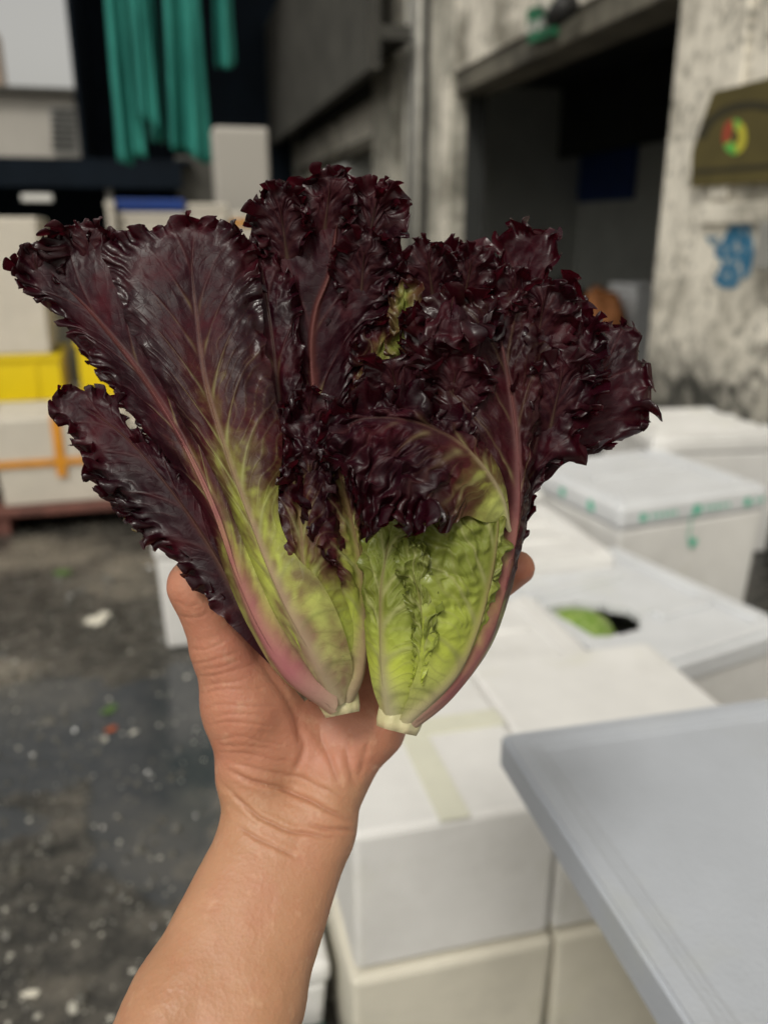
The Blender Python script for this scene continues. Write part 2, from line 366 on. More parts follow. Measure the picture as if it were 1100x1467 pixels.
bm = bmesh.new(); tube_bm(bm, [rel(onx(770, -30, WX - 0.02), lo), rel(onx(777, 0, WX - 0.1), lo), rel(onx(786, 14, WX - 0.13), lo)], 0.025, 8); from_bm('lamp_arm', bm, M['pipe'], lamp, True)
bm = bmesh.new(); tube_bm(bm, [rel(onx(786, 30, WX - 0.1), lo), rel(onx(797, 22, WX - 0.1), lo), rel(onx(812, 6, WX - 0.1), lo)], [0.03, 0.06, 0.075], 12); from_bm('lamp_shade', bm, M['black'], lamp, True)

# drain pipes in the recess between the pillars
for k, (y, r_, m) in enumerate(((8.36, 0.04, 'pipe'), (8.58, 0.02, 'grey'), (8.8, 0.035, 'pipe'))):
    bm = bmesh.new(); tube_bm(bm, [(0, 0, 0), (0, 0, 2.0), (0, 0, 4.1)], r_, 12)
    o = from_bm('drain_pipe', bm, M[m], None, True); o.location = (WX + 0.06, y, 0)
    tag(o, ('pale drain pipe nearest the doorway pillar', 'thin grey pipe between two pale drain pipes', 'pale drain pipe beside the far pillar')[k], 'pipe', 'pipes between the pillars')

# ------------------------------------------------------------------ buildings and roofs at the back
shed = tag(empty('market_shed', (0.6, 13, 0)), 'roofed market shed with painted-in gloom, closing the far end of the alley', 'shed')
def spart(name, m, x0, x1, y0, y1, z0, z1): return box(name, m, x0 - 0.6, x1 - 0.6, y0 - 13, y1 - 13, z0, z1, shed)
xl = ony(118, 100, 14.0)[0]
spart('back_wall', M['navy'], xl, 2.38, 16.0, 16.1, 0, 7.6)  # navy-black walls carry the darkness under the roof in their colour
spart('roof', M['navy'], xl, 2.0, 11.8, 16.1, 7.602, 7.72)
spart('side_wall', M['navy'], xl - 0.06, xl - 0.002, 13.0, 16.1, 0, 7.6)
spart('roof_beam', M['navy'], xl, 2.0, 12.4, 12.55, 7.3, 7.6)
spart('roof_beam', M['navy'], xl, 2.0, 14.2, 14.35, 7.3, 7.6)

def facing(name, m, y, px0, px1, py0, py1, depth, parent=None, bev=0.0, org=(0, 0, 0)):
    a, b = ony(px0, py0, y), ony(px1, py1, y)
    x0, x1 = sorted((a[0], b[0])); z0, z1 = sorted((a[2], b[2]))
    return box(name, m, x0 - org[0], x1 - org[0], y - org[1], y + depth - org[1], z0 - org[2], z1 - org[2], parent, bev)
bo = ony(20, 200, 26.0); bo[2] = 0
bld = tag(empty('pale_building', tuple(bo)), 'low pale building with a louvred window beyond the stalls', 'building')
a, b = ony(-260, 124, 26.0), ony(124, 331, 26.0)
box('wall', M['pale'], a[0] - bo[0], b[0] - bo[0], 0, 6, 0, a[2], bld)
box('roof', M['soffit'], a[0] - bo[0] - 0.2, b[0] - bo[0] + 0.2, -0.3, 6.2, a[2] + 0.002, a[2] + 0.14, bld)
wf = facing('window', M['grey'], 25.95, 70, 112, 152, 222, 0.045, bld, 0, bo)
for k in range(7):
    y0 = 156 + k * 9; facing('slat', M['dark_room'], 25.9, 74, 108, y0, y0 + 5, 0.04, wf, 0, bo)
facing('wall_band', M['soffit'], 25.93, -260, 124, 224, 236, 0.05, bld, 0, bo)
b2 = ony(-60, 331, 60.0); b2[2] = 0
tow = tag(empty('beige_tower', tuple(b2)), 'far beige apartment tower with a rounded top against the sky', 'building')
a, b = ony(-150, 26, 60.0), ony(31, 331, 60.0)
box('tower_wall', M['beige'], a[0] - b2[0], b[0] - b2[0], 0, 2.5, 0, a[2], tow, 0.5)

# awning of the stall on the left, its dark back and a strip lamp (unlit)
ao = ony(60, 331, 9.0); ao[2] = 0
aw = tag(empty('stall_awning', tuple(ao)), 'dark navy tarpaulin awning over the stall on the far left', 'awning')
facing('valance', M['navy'], 9.0, -320, 262, 224, 270, 0.04, aw, 0, ao)
z1 = ony(0, 232, 9.0)[2]
box('awning_top', M['navy'], -4.5 - ao[0], 0.35 - ao[0], 0.042, 3.6, z1 + 0.02, z1 + 0.05, aw)
box('stall_back', M['navy'], -4.5 - ao[0], 0.35 - ao[0], 3.6, 3.66, 0, z1 + 0.018, aw)
for x in (-3.2, -0.45):
    bm = bmesh.new(); tube_bm(bm, [(x - ao[0], 0.1, 0), (x - ao[0], 0.1, z1 + 0.019)], 0.03, 8); from_bm('pole', bm, M['grey'], aw, True)
o = facing('strip_light', M['white'], 8.8, 30, 76, 278, 289, 0.06, None, 0.01)
rebase(o, 'unlit white strip light hanging below the dark awning', 'light')

# ------------------------------------------------------------------ teal cloths on a line
def mat_cloth():
    t = NT('teal_cloth'); n = t.noise(6, 4, 0.6, t.mapping(t.tc.outputs['Object'], (3, 3, 0.5)))
    return t.set(color=t.ramp(n, [(0.3, (0.01, 0.12, 0.1)), (0.7, (0.035, 0.26, 0.215))]), rough=0.75, spec=0.25)
M['teal'] = mat_cloth()
ropez = 2.85
bm = bmesh.new(); tube_bm(bm, [(-3.0, 5.3, ropez + 0.12), (-0.8, 5.3, ropez), (0.6, 5.3, ropez), (WX + 0.02, 5.3, ropez + 0.15)], 0.012, 6)
rebase(from_bm('washing_line', bm, M['grey'], None, True), 'thin line stretched across the alley carrying the teal cloths', 'line')
def cloth(px0, px1, py1, y, folds, seed, label, slant=0):
    a, b = ony(px0, py1, y), ony(px1, py1, y); zb = a[2]; n, k = 60, 26; v, f = [], []
    cx = (a[0] + b[0]) / 2; wd = b[0] - a[0]
    for j in range(k):
        tz = j / (k - 1)
        for i in range(n):
            u = i / (n - 1); ph = u * folds * 2 * math.pi
            am = 0.034 * (0.5 + 0.7 * tz)
            nn = math.sin(ph + seed + 0.6 * math.sin(3 * tz + seed)) + 0.4 * math.sin(2.3 * ph + seed * 2 + tz)
            x = (u - 0.5) * wd * (1.0 - 0.25 * (1 - tz)) + 0.012 * math.cos(ph + seed)
            zz = ropez + (zb - ropez) * tz + slant * (u - 0.5) * tz + 0.02 * math.sin(u * 9 + seed) * tz
            v.append((x, nn * am, zz - zb))
    for j in range(k - 1):
        for i in range(n - 1): q = j * n + i; f.append((q, q + 1, q + n + 1, q + n))
    me = bpy.data.meshes.new('hanging_cloth'); me.from_pydata(v, [], f); me.update()
    o = link('hanging_cloth', me, M['teal'], None, True); o.location = (cx, y, zb)
    sm = o.modifiers.new('thick', 'SOLIDIFY'); sm.thickness = 0.004
    tag(o, label, 'cloth', 'teal cloths on the line')
cloth(166, 208, 232, 5.34, 2.0, 0.4, 'longest teal cloth, leftmost of those on the line', 0.03)
cloth(200, 224, 172, 5.22, 1.6, 2.0, 'pale teal cloth in front of the longest one', -0.06)
cloth(219, 238, 200, 5.4, 1.2, 3.1, 'narrow dark teal cloth between the two long ones')
cloth(247, 303, 222, 5.3, 1.5, 4.4, 'wide flat teal cloth hanging second longest on the line', -0.09)
cloth(307, 336, 95, 5.38, 1.3, 5.2, 'shortest dark teal cloth, rightmost on the line')

# ------------------------------------------------------------------ foam boxes
def foam_box(x0, x1, y0, y1, z0, z1, label, rz=0.0, m='foam', lid=0.05, group='white foam boxes', ribs=False, name='foam_box', taper=0.012):
    cx, cy = (x0 + x1) / 2, (y0 + y1) / 2
    e = tag(empty(name, (cx, cy, z0), rz), label, 'box', group)
    hx, hy, h = (x1 - x0) / 2, (y1 - y0) / 2, z1 - z0
    box('box_body', M[m], -hx + 0.006, hx - 0.006, -hy + 0.006, hy - 0.006, 0, h - lid - 0.003, e, 0.01, taper)
    if lid > 0:
        bm = bmesh.new(); add_box(bm, -hx, hx, -hy, hy, h - lid, h, 0.012)
        if ribs:
            for sx in (-1, 1):
                add_box(bm, sx * hx * 0.86 - 0.025, sx * hx * 0.86 + 0.025, -hy * 0.94, hy * 0.94, h - 0.004, h + 0.012, 0.006)
            for k in (-0.9, -0.32, 0.3, 0.9):
                add_box(bm, -hx * 0.72, hx * 0.72, hy * k - 0.022, hy * k + 0.022, h - 0.004, h + 0.01, 0.006)
        from_bm('box_lid', bm, M[m], e)
    return e, hx, hy, h
def strip(e, m, x0, x1, y0, y1, z0, z1, name='tape'): return box(name, M[m], x0, x1, y0, y1, z0, z1, e)

# under the hand: stacked boxes nearest the viewer
e, hx, hy, h = foam_box(0.185, 0.508, 0.925, 1.36, 0.268, 0.515, 'foam box with crossed yellowish tape, top of the nearest stack', m='foam', lid=0.0, taper=0.002)
strip(e, 'yellowtape', -0.03, 0.015, -hy + 0.004, hy - 0.01, h - 0.0025, h + 0.0008)
strip(e, 'yellowtape', -hx + 0.02, hx - 0.01, -0.005, 0.04, h - 0.0025, h + 0.0014)
e, hx, hy, h = foam_box(0.178, 0.511, 0.915, 1.36, 0.0, 0.266, 'yellowed foam box at the bottom of the nearest stack', m='foam_old', lid=0.0, taper=0.008)
foam_box(0.4985, 0.9, 0.926, 1.36, 0.268, 0.514, 'plain foam box tucked under the big loose lid', m='foam', lid=0.0, taper=0.001)
foam_box(0.502, 0.9, 0.916, 1.36, 0.0, 0.266, 'foam box on the floor beneath the one under the loose lid', m='foam_old', lid=0.0, taper=0.006)
# the big lid close to the viewer, lying on a narrower stack
e, hx, hy, h = foam_box(0.56, 1.0, 0.1, 0.6, 0.0, 0.725, 'tall foam box holding up the big loose lid', m='foam', lid=0.0)
L = tag(empty('foam_lid', (0.607, 0.375, 0.728), R(-1)), 'big loose foam lid tinted with reflected sky, with a thick edge, nearest the viewer', 'lid')
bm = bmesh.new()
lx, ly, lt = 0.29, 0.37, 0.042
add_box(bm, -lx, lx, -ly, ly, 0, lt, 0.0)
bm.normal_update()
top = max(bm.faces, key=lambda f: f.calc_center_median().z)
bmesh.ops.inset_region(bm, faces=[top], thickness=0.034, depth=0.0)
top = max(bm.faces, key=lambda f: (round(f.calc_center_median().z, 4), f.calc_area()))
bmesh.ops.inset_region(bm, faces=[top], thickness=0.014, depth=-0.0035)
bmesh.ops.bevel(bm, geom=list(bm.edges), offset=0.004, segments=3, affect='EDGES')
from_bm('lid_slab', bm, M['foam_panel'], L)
# boxes behind the hand
foam_box(0.19, 0.86, 1.366, 1.82, 0.0, 0.41, 'long plain foam box right behind the taped one', m='foam', lid=0.04, ribs=True)
foam_box(0.04, 0.62, 1.86, 2.36, 0.0, 0.36, 'foam box half hidden behind the wrist', m='foam', lid=0.05)
foam_box(-0.1, 0.5, 2.55, 3.0, 0.0, 0.37, 'foam box standing alone on the wet floor behind the thumb', R(0), 'foam', 0.05)
foam_box(0.68, 1.25, 2.1, 2.6, 0.0, 0.38, 'pale foam box behind the box with the cabbage', m='foam', lid=0.05, ribs=True)
foam_box(0.55, 1.26, 2.64, 3.2, 0.0, 0.42, 'pale foam box behind the right lettuce, farther back', m='foam', lid=0.05, ribs=True)
# box with a hand hole and a cabbage inside
hz, hr = 0.335, R(14)
Hc = Vector((0.955, 1.485, 0)); ux, uy = Vector((math.cos(hr), math.sin(hr), 0)), Vector((-math.sin(hr), math.cos(hr), 0))
HW, HD = 0.56, 0.66
cen = Hc + ux * HW / 2 + uy * HD / 2
hb = tag(empty('foam_box', cen, hr), 'foam box with a torn oval hole showing a cabbage', 'box', 'white foam boxes')
bm = bmesh.new(); add_box(bm, -HW / 2 + 0.006, HW / 2 - 0.006, -HD / 2 + 0.006, HD / 2 - 0.006, 0.0, hz - 0.05, 0.0, 0.012)
topf = max(bm.faces, key=lambda f: f.calc_center_median().z); bmesh.ops.delete(bm, geom=[topf], context='FACES')
from_bm('box_body', bm, M['foam'], hb)
hp = onz(843, 886, hz); hl = Vector((hp[0], hp[1], 0)) - cen; hole = Vector((hl.dot(ux), hl.dot(uy)))
bm = bmesh.new()
N = 40; rect, oval = [], []
rs = random.Random(3)
for k in range(N):
    a = 2 * math.pi * k / N; c, s_ = math.cos(a), math.sin(a)
    t = min((HW / 2) / max(abs(c), 1e-6), (HD / 2) / max(abs(s_), 1e-6)); rect.append((c * t, s_ * t))
    rr = 1 + rs.uniform(-0.07, 0.07); ca, sa = 0.14 * math.cos(a) * rr, 0.1 * math.sin(a) * rr
    oval.append((hole.x + ca * math.cos(-0.45) - sa * math.sin(-0.45), hole.y + ca * math.sin(-0.45) + sa * math.cos(-0.45)))
for i in range(4):
    cxn = ((-1, -1), (1, -1), (1, 1), (-1, 1))[i]
    j = min(range(N), key=lambda k: (rect[k][0] - cxn[0] * HW / 2) ** 2 + (rect[k][1] - cxn[1] * HD / 2) ** 2); rect[j] = (cxn[0] * HW / 2, cxn[1] * HD / 2)
vt = [bm.verts.new((x, y, hz)) for x, y in rect]; vo = [bm.verts.new((x, y, hz)) for x, y in oval]
vb = [bm.verts.new((x, y, hz - 0.045)) for x, y in rect]; vp = [bm.verts.new((x, y, hz - 0.02)) for x, y in oval]
for k in range(N):
    j = (k + 1) % N
    bm.faces.new((vt[k], vt[j], vo[j], vo[k])); bm.faces.new((vb[j], vb[k], vp[k], vp[j]))
    bm.faces.new((vt[j], vt[k], vb[k], vb[j])); bm.faces.new((vo[k], vo[j], vp[j], vp[k]))
for x0, x1, y0, y1 in ((-HW * .48, HW * .48, -HD * .47, -HD * .4), (-HW * .48, -HW * .4, -HD * .39, HD * .47), (HW * .38, HW * .47, -HD * .39, HD * .47),
                       (-HW * .38, HW * .36, HD * .40, HD * .47), (HW * .02, HW * .36, -HD * .2, -HD * .13), (-HW * .38, HW * .2, HD * .18, HD * .25)):
    add_box(bm, x0, x1, y0, y1, hz - 0.003, hz + 0.016, 0.006)
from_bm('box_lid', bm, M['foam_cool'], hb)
def mat_cabbage():
    t = NT('cabbage_leaf'); n = t.noise(14, 5, 0.6); v = t.voro(22, 'DISTANCE_TO_EDGE')
    c = t.ramp(n, [(0.3, (0.09, 0.2, 0.02)), (0.7, (0.3, 0.4, 0.09))]); c = t.mix(t.ramp(v, [(0.0, 0.6), (0.06, 0)]), c, (0.5, 0.55, 0.25))
    return t.set(color=c, rough=0.45, normal=t.bump(n, 0.4, 0.01))
M['cabbage'] = mat_cabbage()
cab = tag(empty('cabbage', (hp[0] - 0.035, hp[1] + 0.0, 0.225)), 'green cabbage showing through the hole in the foam box', 'cabbage')
def leaf_cap(name, rad, tilt, rz, seed, wrap):
    v, f = [], []; n, k = 26, 16
    for j in range(k):
        a = wrap * j / (k - 1)
        for i in range(n):
            b = 2 * math.pi * i / n; r_ = rad * (1 + 0.05 * math.sin(3 * b + seed) * j / k + 0.03 * math.sin(7 * b + seed * 2) * (j / k) ** 2)
            v.append((r_ * math.sin(a) * math.cos(b), r_ * math.sin(a) * math.sin(b) * 0.9, r_ * math.cos(a)))
    for j in range(k - 1):
        for i in range(n): f.append((j * n + i, j * n + (i + 1) % n, (j + 1) * n + (i + 1) % n, (j + 1) * n + i))
    me = bpy.data.meshes.new(name); me.from_pydata(v, [], f); me.update()
    o = link(name, me, M['cabbage'], cab, True); o.rotation_euler = (tilt, 0, rz); o.location = (0, 0, 0.02); return o
leaf_cap('leaf', 0.118, 0.15, 0, 1, 2.7); leaf_cap('leaf', 0.112, -0.7, 0.6, 2, 1.2); leaf_cap('leaf', 0.114, 0.55, 1.9, 3, 1.1)

# box with green printing on its sides
GR = R(8); gz = 0.46
Gc = onz(890, 728, gz); ux2, uy2 = Vector((math.cos(GR), math.sin(GR), 0)), Vector((-math.sin(GR), math.cos(GR), 0))
GW, GD = 0.62, 0.58
cen2 = Vector((Gc[0], Gc[1], 0)) + ux2 * GW / 2 + uy2 * GD / 2
gb = tag(empty('foam_box', cen2, GR), 'foam box with green printed marks on its sides', 'box', 'white foam boxes')
box('box_body', M['foam'], -GW / 2 + .006, GW / 2 - .006, -GD / 2 + .006, GD / 2 - .006, 0, gz - 0.083, gb, 0.01, 0.012)
bm = bmesh.new(); add_box(bm, -GW / 2, GW / 2, -GD / 2, GD / 2, gz - 0.08, gz, 0.015)
for x0, x1, y0, y1 in ((-.29, .29, -.27, -.22), (-.29, -.23, -.2, .27), (.23, .29, -.2, .27), (-.21, .21, .23, .27), (-.21, .21, 0.0, .035)):
    add_box(bm, x0, x1, y0, y1, gz - 0.003, gz + 0.011, 0.005)
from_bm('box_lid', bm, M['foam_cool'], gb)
def mark(o, pts, face, z):
    """small printed blot and a row of print strokes on the front (face 'f') or left (face 'l') of the green marked box"""
    for (u, rr) in pts:
        bm = bmesh.new(); rs = random.Random(int(u * 1000)); n = 14; ring = []
        for k in range(n):
            a = 2 * math.pi * k / n; q = rr * rs.uniform(0.7, 1.15); d, zz = q * math.cos(a) * 0.9, q * math.sin(a)
            ring.append(bm.verts.new((u + d, -GD / 2 - 0.0015, z + zz) if face == 'f' else (-GW / 2 - 0.0015, u + d, z + zz)))
        bm.faces.new(ring); from_bm('print_mark', bm, M['green'], o)
def dash(o, u, wd, z, ht):
    bm = bmesh.new(); add_box(bm, u, u + wd, -GD / 2 - 0.002, -GD / 2 - 0.0006, z, z + ht); from_bm('print_mark', bm, M['green'], o)
mark(gb, [(-0.22, .018), (0.0, .021), (0.22, .019)], 'f', gz - 0.043); mark(gb, [(0.0, .019)], 'f', gz - 0.16)
mark(gb, [(-0.13, .022), (0.04, .02)], 'l', gz - 0.04)
for u in (-0.185, -0.163, -0.141, -0.119, -0.097, 0.037, 0.059, 0.081, 0.103, 0.128, 0.257, 0.28): dash(gb, u, 0.012, gz - 0.05, 0.014)
strip(gb, 'green', -0.022, -0.018, -GD / 2 - 0.0012, -GD / 2 - 0.0004, gz - 0.15, gz - 0.05, 'print_line')
a = onz(946, 636, 0.5)
foam_box(a[0], a[0] + 0.62, a[1] - 0.02, a[1] + 0.5, 0, 0.52, 'foam box with bumpy ridged lid against the wall foot', R(-6), 'foam', 0.07, ribs=True)
foam_box(2.06, 2.38, 1.7, 2.3, 0, 0.42, 'foam box at the right edge beside the green marked box', R(4), 'foam_old', 0.06)
# green basket and a leaning foam sheet low at the left of the nearest stack
foam_box(0.075, 0.172, 1.02, 1.36, 0.0, 0.2, 'low foam box squeezed between the forearm and the nearest stack', 0, 'foam', 0.04)
gq = tag(empty('green_basket', (0.09, 0.89, 0)), 'dark green plastic basket on the floor by the forearm', 'basket')
bm = bmesh.new()
for z in (0.0, 0.045): add_box(bm, -0.1, 0.06, -0.1, 0.1, z, z + 0.038, 0.005)
from_bm('basket_side', bm, M['darkgreen'], gq)
box('basket_rim', M['darkgreen'], -0.11, 0.068, -0.11, 0.11, 0.09, 0.11, gq, 0.006)

# ------------------------------------------------------------------ boxes, crates and pallet on the left
pal = tag(empty('pallet', (-0.65, 4.4, 0)), 'low reddish wooden pallet under the foam boxes on the left', 'pallet')
for k in range(5): box('board', M['wood'], -1.1, 0.75, -0.55 + k * 0.24, -0.36 + k * 0.24, 0.085, 0.115, pal, 0.004)
for x in (-1.0, -0.2, 0.6): box('bearer', M['wood'], x, x + 0.09, -0.53, 0.6, 0, 0.083, pal)
e, hx, hy, h = foam_box(-0.8, -0.225, 3.9, 4.35, 0.117, 0.52, 'foam box crossed with orange tape on the pallet', R(1.5), 'foam_far', 0.0)
strip(e, 'orange', -hx + 0.004, hx - 0.004, -hy + 0.0, -hy + 0.005, 0.185, 0.215); strip(e, 'orange', -0.03, 0.01, -hy - 0.0012, -hy + 0.005, 0.13, h - 0.006)
bm = bmesh.new(); vs = [bm.verts.new((-0.01 + math.cos(k * math.pi / 4) * (0.07 if k % 2 == 0 else 0.028), -hy - 0.002, 0.2 + math.sin(k * math.pi / 4) * (0.075 if k % 2 == 0 else 0.028))) for k in range(8)]
bm.faces.new(vs); from_bm('tape_crossing', bm, M['orange'], e)
strip(e, 'orange', -0.03, 0.01, -hy + 0.004, hy - 0.004, h - 0.003, h + 0.0006)
e, hx, hy, h = foam_box(-1.42, -0.83, 3.93, 4.38, 0.117, 0.53, 'foam box cut off by the left edge of the picture on the pallet', R(-1), 'foam_far', 0.0)
strip(e, 'orange', -hx + 0.004, hx - 0.004, -hy + 0.0, -hy + 0.005, 0.185, 0.215)
foam_box(-0.2, 0.35, 4.0, 4.45, 0.117, 0.46, 'foam box at the right end of the pallet', 0, 'foam_far', 0.05)
foam_box(-1.6, -0.5, 4.62, 5.2, 0.0, 0.46, 'wide foam box under the yellow crates', 0, 'foam_far', 0.0)
foam_box(-0.48, 0.2, 4.6, 5.2, 0.0, 0.45, 'foam box behind the orange taped one', 0, 'foam_far', 0.0)
def crate(x0, x1, y0, y1, z0, z1, label):
    e = tag(empty('yellow_crate', ((x0 + x1) / 2, (y0 + y1) / 2, z0)), label, 'crate', 'yellow plastic crates')
    hx, hy, h = (x1 - x0) / 2, (y1 - y0) / 2, z1 - z0; t = 0.012
    for sx in (-1, 1): box('crate_side', M['yellow'], sx * hx - t if sx > 0 else -hx, hx if sx > 0 else -hx + t, -hy + t, hy - t, 0.0, h - 0.031, e)
    for sy in (-1, 1): box('crate_side', M['yellow'], -hx, hx, (hy - t) if sy > 0 else -hy, hy if sy > 0 else (-hy + t), 0.0, h - 0.031, e)
    box('crate_floor', M['yellow'], -hx + t, hx - t, -hy + t, hy - t, 0.0, 0.012, e)
    bm = bmesh.new()
    for a in ((-hx - .012, hx + .012, -hy - .012, -hy + .012), (-hx - .012, hx + .012, hy - .012, hy + .012), (-hx - .012, -hx + .012, -hy + .0125, hy - .0125), (hx - .012, hx + .012, -hy + .0125, hy - .0125)):
        add_box(bm, a[0], a[1], a[2], a[3], h - 0.03, h, 0.004)
    from_bm('crate_rim', bm, M['yellow'], e)
    for sx in (-0.55, 0.55): box('crate_rib', M['yellow'], hx * sx - .012, hx * sx + .012, -hy - .008, -hy - .0005, 0.01, h - 0.032, e)
    return e
a, b = ony(0, 584, 4.66), ony(84, 507, 4.66)
crate(a[0] - 0.25, b[0], 4.66, 5.05, 0.463, b[2], 'yellow crate beneath the tall white box on the left')
a2, b2_ = ony(118, 562, 4.7), ony(176, 498, 4.7)
crate(a2[0], a2[0] + 0.5, 4.7, 5.1, 0.455, a2[2] + 0.27, 'yellow crate half hidden behind the left lettuce leaves')
foam_box(a[0] - 0.3, ony(64, 400, 4.62)[0], 4.64, 5.08, b[2] + 0.003, ony(30, 310, 4.64)[2], 'tall plain white foam box standing on a yellow crate', 0, 'foam_far', 0.0)
gx = ony(92, 500, 5.4)
bm = bmesh.new(); add_box(bm, -0.12, 0.12, -0.1, 0.1, 0, gx[2] + 0.28, 0.02)
o = from_bm('grey_bin', bm, M['grey'], None); o.location = (gx[0], 5.4, 0)
tag(o, 'narrow grey bin standing between the two yellow crates', 'bin')
# stacks at the back of the alley
def far_stack(px0, px1, py0, y, depth, label, m='foam_far', n=3):
    a, b = ony(px0, py0, y), ony(px1, py0, y); z = 0
    for k in range(n):
        hh = a[2] / n
        foam_box(a[0], b[0], y, y + depth, z + 0.002, z + hh - 0.002, label[k], 0, m, 0.05 if k == n - 1 else 0.0, 'foam boxes stacked at the back of the alley'); z += hh
far_stack(150, 164, 288, 7.3, 0.4, ['bottom foam box of the thin stack left of the blue tray', 'middle foam box of the thin stack left of the blue tray', 'top foam box of the thin stack left of the blue tray'])
far_stack(166, 266, 304, 7.4, 0.5, ['bottom foam box under the blue tray', 'middle foam box under the blue tray', 'top foam box directly under the blue tray'])
far_stack(269, 326, 291, 7.3, 0.5, ['bottom foam box right of the blue tray', 'middle foam box right of the blue tray', 'top foam box right of the blue tray'])
far_stack(330, 420, 303, 7.2, 0.5, ['bottom foam box of the stack beside the tallest red leaf', 'middle foam box of the stack beside the tallest red leaf', 'top foam box with orange tape beside the tallest red leaf'])
a = ony(330, 303, 7.2); b = ony(420, 320, 7.2)
o = box('tape_band', M['orange'], a[0] + 0.003, b[0] - 0.003, 7.195, 7.2, b[2] - 0.02, b[2] + 0.025)
rebase(o, 'orange tape band round the far foam box', 'tape')
a, b = ony(166, 303, 7.4), ony(300, 286, 7.4)
bm = bmesh.new(); add_box(bm, a[0], a[0] + (b[0] - a[0]) * 0.74, 7.4, 7.9, a[2] + 0.003, b[2], 0.015, 0.01)
rebase(from_bm('blue_tray', bm, M['blue'], None), 'dark blue plastic tray on the far foam boxes', 'tray')
a, b = ony(312, 300, 8.6), ony(385, 182, 8.6)
e = tag(empty('cabinet', ((a[0] + b[0]) / 2, 8.85, 0)), 'dull white cabinet with rounded corners under the canopy', 'cabinet')
hw = (b[0] - a[0]) / 2
box('cabinet_body', M['pale'], -hw, hw, -0.23, 0.25, 0.06, b[2], e, 0.03); box('cabinet_door', M['pale'], -hw + 0.02, hw - 0.02, -0.252, -0.232, 0.12, b[2] - 0.04, e, 0.008)
box('cabinet_plinth', M['black'], -hw + 0.02, hw - 0.02, -0.2, 0.22, 0, 0.058, e); bm = bmesh.new(); tube_bm(bm, [(hw - 0.08, -0.27, 1.1), (hw - 0.08, -0.27, 1.4)], 0.012, 8); from_bm('handle', bm, M['grey'], e, True)
a, b = ony(256, 290, 9.2), ony(308, 224, 9.2)
bm = bmesh.new(); add_box(bm, a[0], b[0], 9.2, 9.6, 0, b[2], 0.015)
rebase(from_bm('grey_locker', bm, M['soffit'], None), 'dim grey locker left of the dull white cabinet', 'locker')

# sacks and a box inside the doorway
def sack(name, m, c, s, seed, label, cat):
    bm = bmesh.new(); bmesh.ops.create_icosphere(bm, subdivisions=4, radius=1)
    for v in bm.verts:
        q = np.array(v.co)[None]; d = 1 + 0.18 * fbm(q * 1.6, seed)[0] + 0.05 * fbm(q * 5, seed + 3)[0]
        v.co = Vector((v.co.x * s[0] * d, v.co.y * s[1] * d, max(-0.92, v.co.z) * s[2] * d))
    o = from_bm(name, bm, M[m], None, True); o.location = (c[0], c[1], c[2]); return tag(o, label, cat)
p = onx(862, 440, 3.3); sack('sack', 'rust', (3.3, p[1], 0.45), (0.22, 0.24, p[2] - 0.3), 5, 'orange brown sack slumped just inside the doorway', 'sack')
p = onx(800, 410, 4.2); sack('sack', 'navy', (4.2, p[1], 0.5), (0.3, 0.42, p[2] - 0.42), 8, 'dark blue bundle heaped inside the doorway', 'bundle')
p = onx(905, 415, 3.6)
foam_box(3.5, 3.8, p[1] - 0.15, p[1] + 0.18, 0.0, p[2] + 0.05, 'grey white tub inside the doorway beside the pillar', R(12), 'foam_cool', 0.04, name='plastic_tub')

# ------------------------------------------------------------------ scraps on the wet floor
rs = np.random.RandomState(11)
def scraps(name, m, n, region, size, seed, flat=0.35, cond=None):
    v, f = [], []; r2 = np.random.RandomState(seed); k = 0
    while k < n:
        x, y = r2.uniform(region[0], region[1]), r2.uniform(region[2], region[3])
        if perlin(np.array([[x * 1.6, y * 1.6, seed]]))[0] < r2.uniform(-0.45, 0.35): k += 0.2; continue
        s_ = size * np.exp(r2.normal() * 0.55); b = len(v); m_ = 6; ph = r2.uniform(0, 6)
        for j in range(m_):
            a = ph + 2 * math.pi * j / m_; q = s_ * r2.uniform(0.6, 1.2); v.append((x + q * math.cos(a), y + q * math.sin(a), 0.0005))
        for j in range(m_):
            a = ph + 2 * math.pi * j / m_; q = s_ * r2.uniform(0.35, 0.7); v.append((x + q * math.cos(a), y + q * math.sin(a), s_ * flat * r2.uniform(0.6, 1.6)))
        for j in range(m_): f.append((b + j, b + (j + 1) % m_, b + m_ + (j + 1) % m_, b + m_ + j))
        f.append(tuple(b + m_ + j for j in range(m_))); k += 1
    me = bpy.data.meshes.new(name); me.from_pydata(v, [], f); me.update()
    return link(name, me, m)
M['chip'] = plain('chip_and_glint', (0.6, 0.58, 0.5), 0.35, 0.2, 40)  # colour of foam scraps and of the painted floor glints
M['grit'] = plain('wet_grit', (0.13, 0.125, 0.105), 0.12, 0.3, 60, spec=0.9)
tag(scraps('crumbs_and_glints', M['chip'], 2000, (-1.9, 0.35, 0.7, 3.0), 0.0027, 3), kind='stuff')  # pale crumbs, many of them standing in for glints on the wet floor
tag(scraps('wet_grit', M['grit'], 4500, (-2.2, 0.4, 0.6, 3.3), 0.0042, 5, 0.8), kind='stuff')
M['peel'] = plain('orange_peel', (0.45, 0.1, 0.03), 0.5, 0.2, 40)
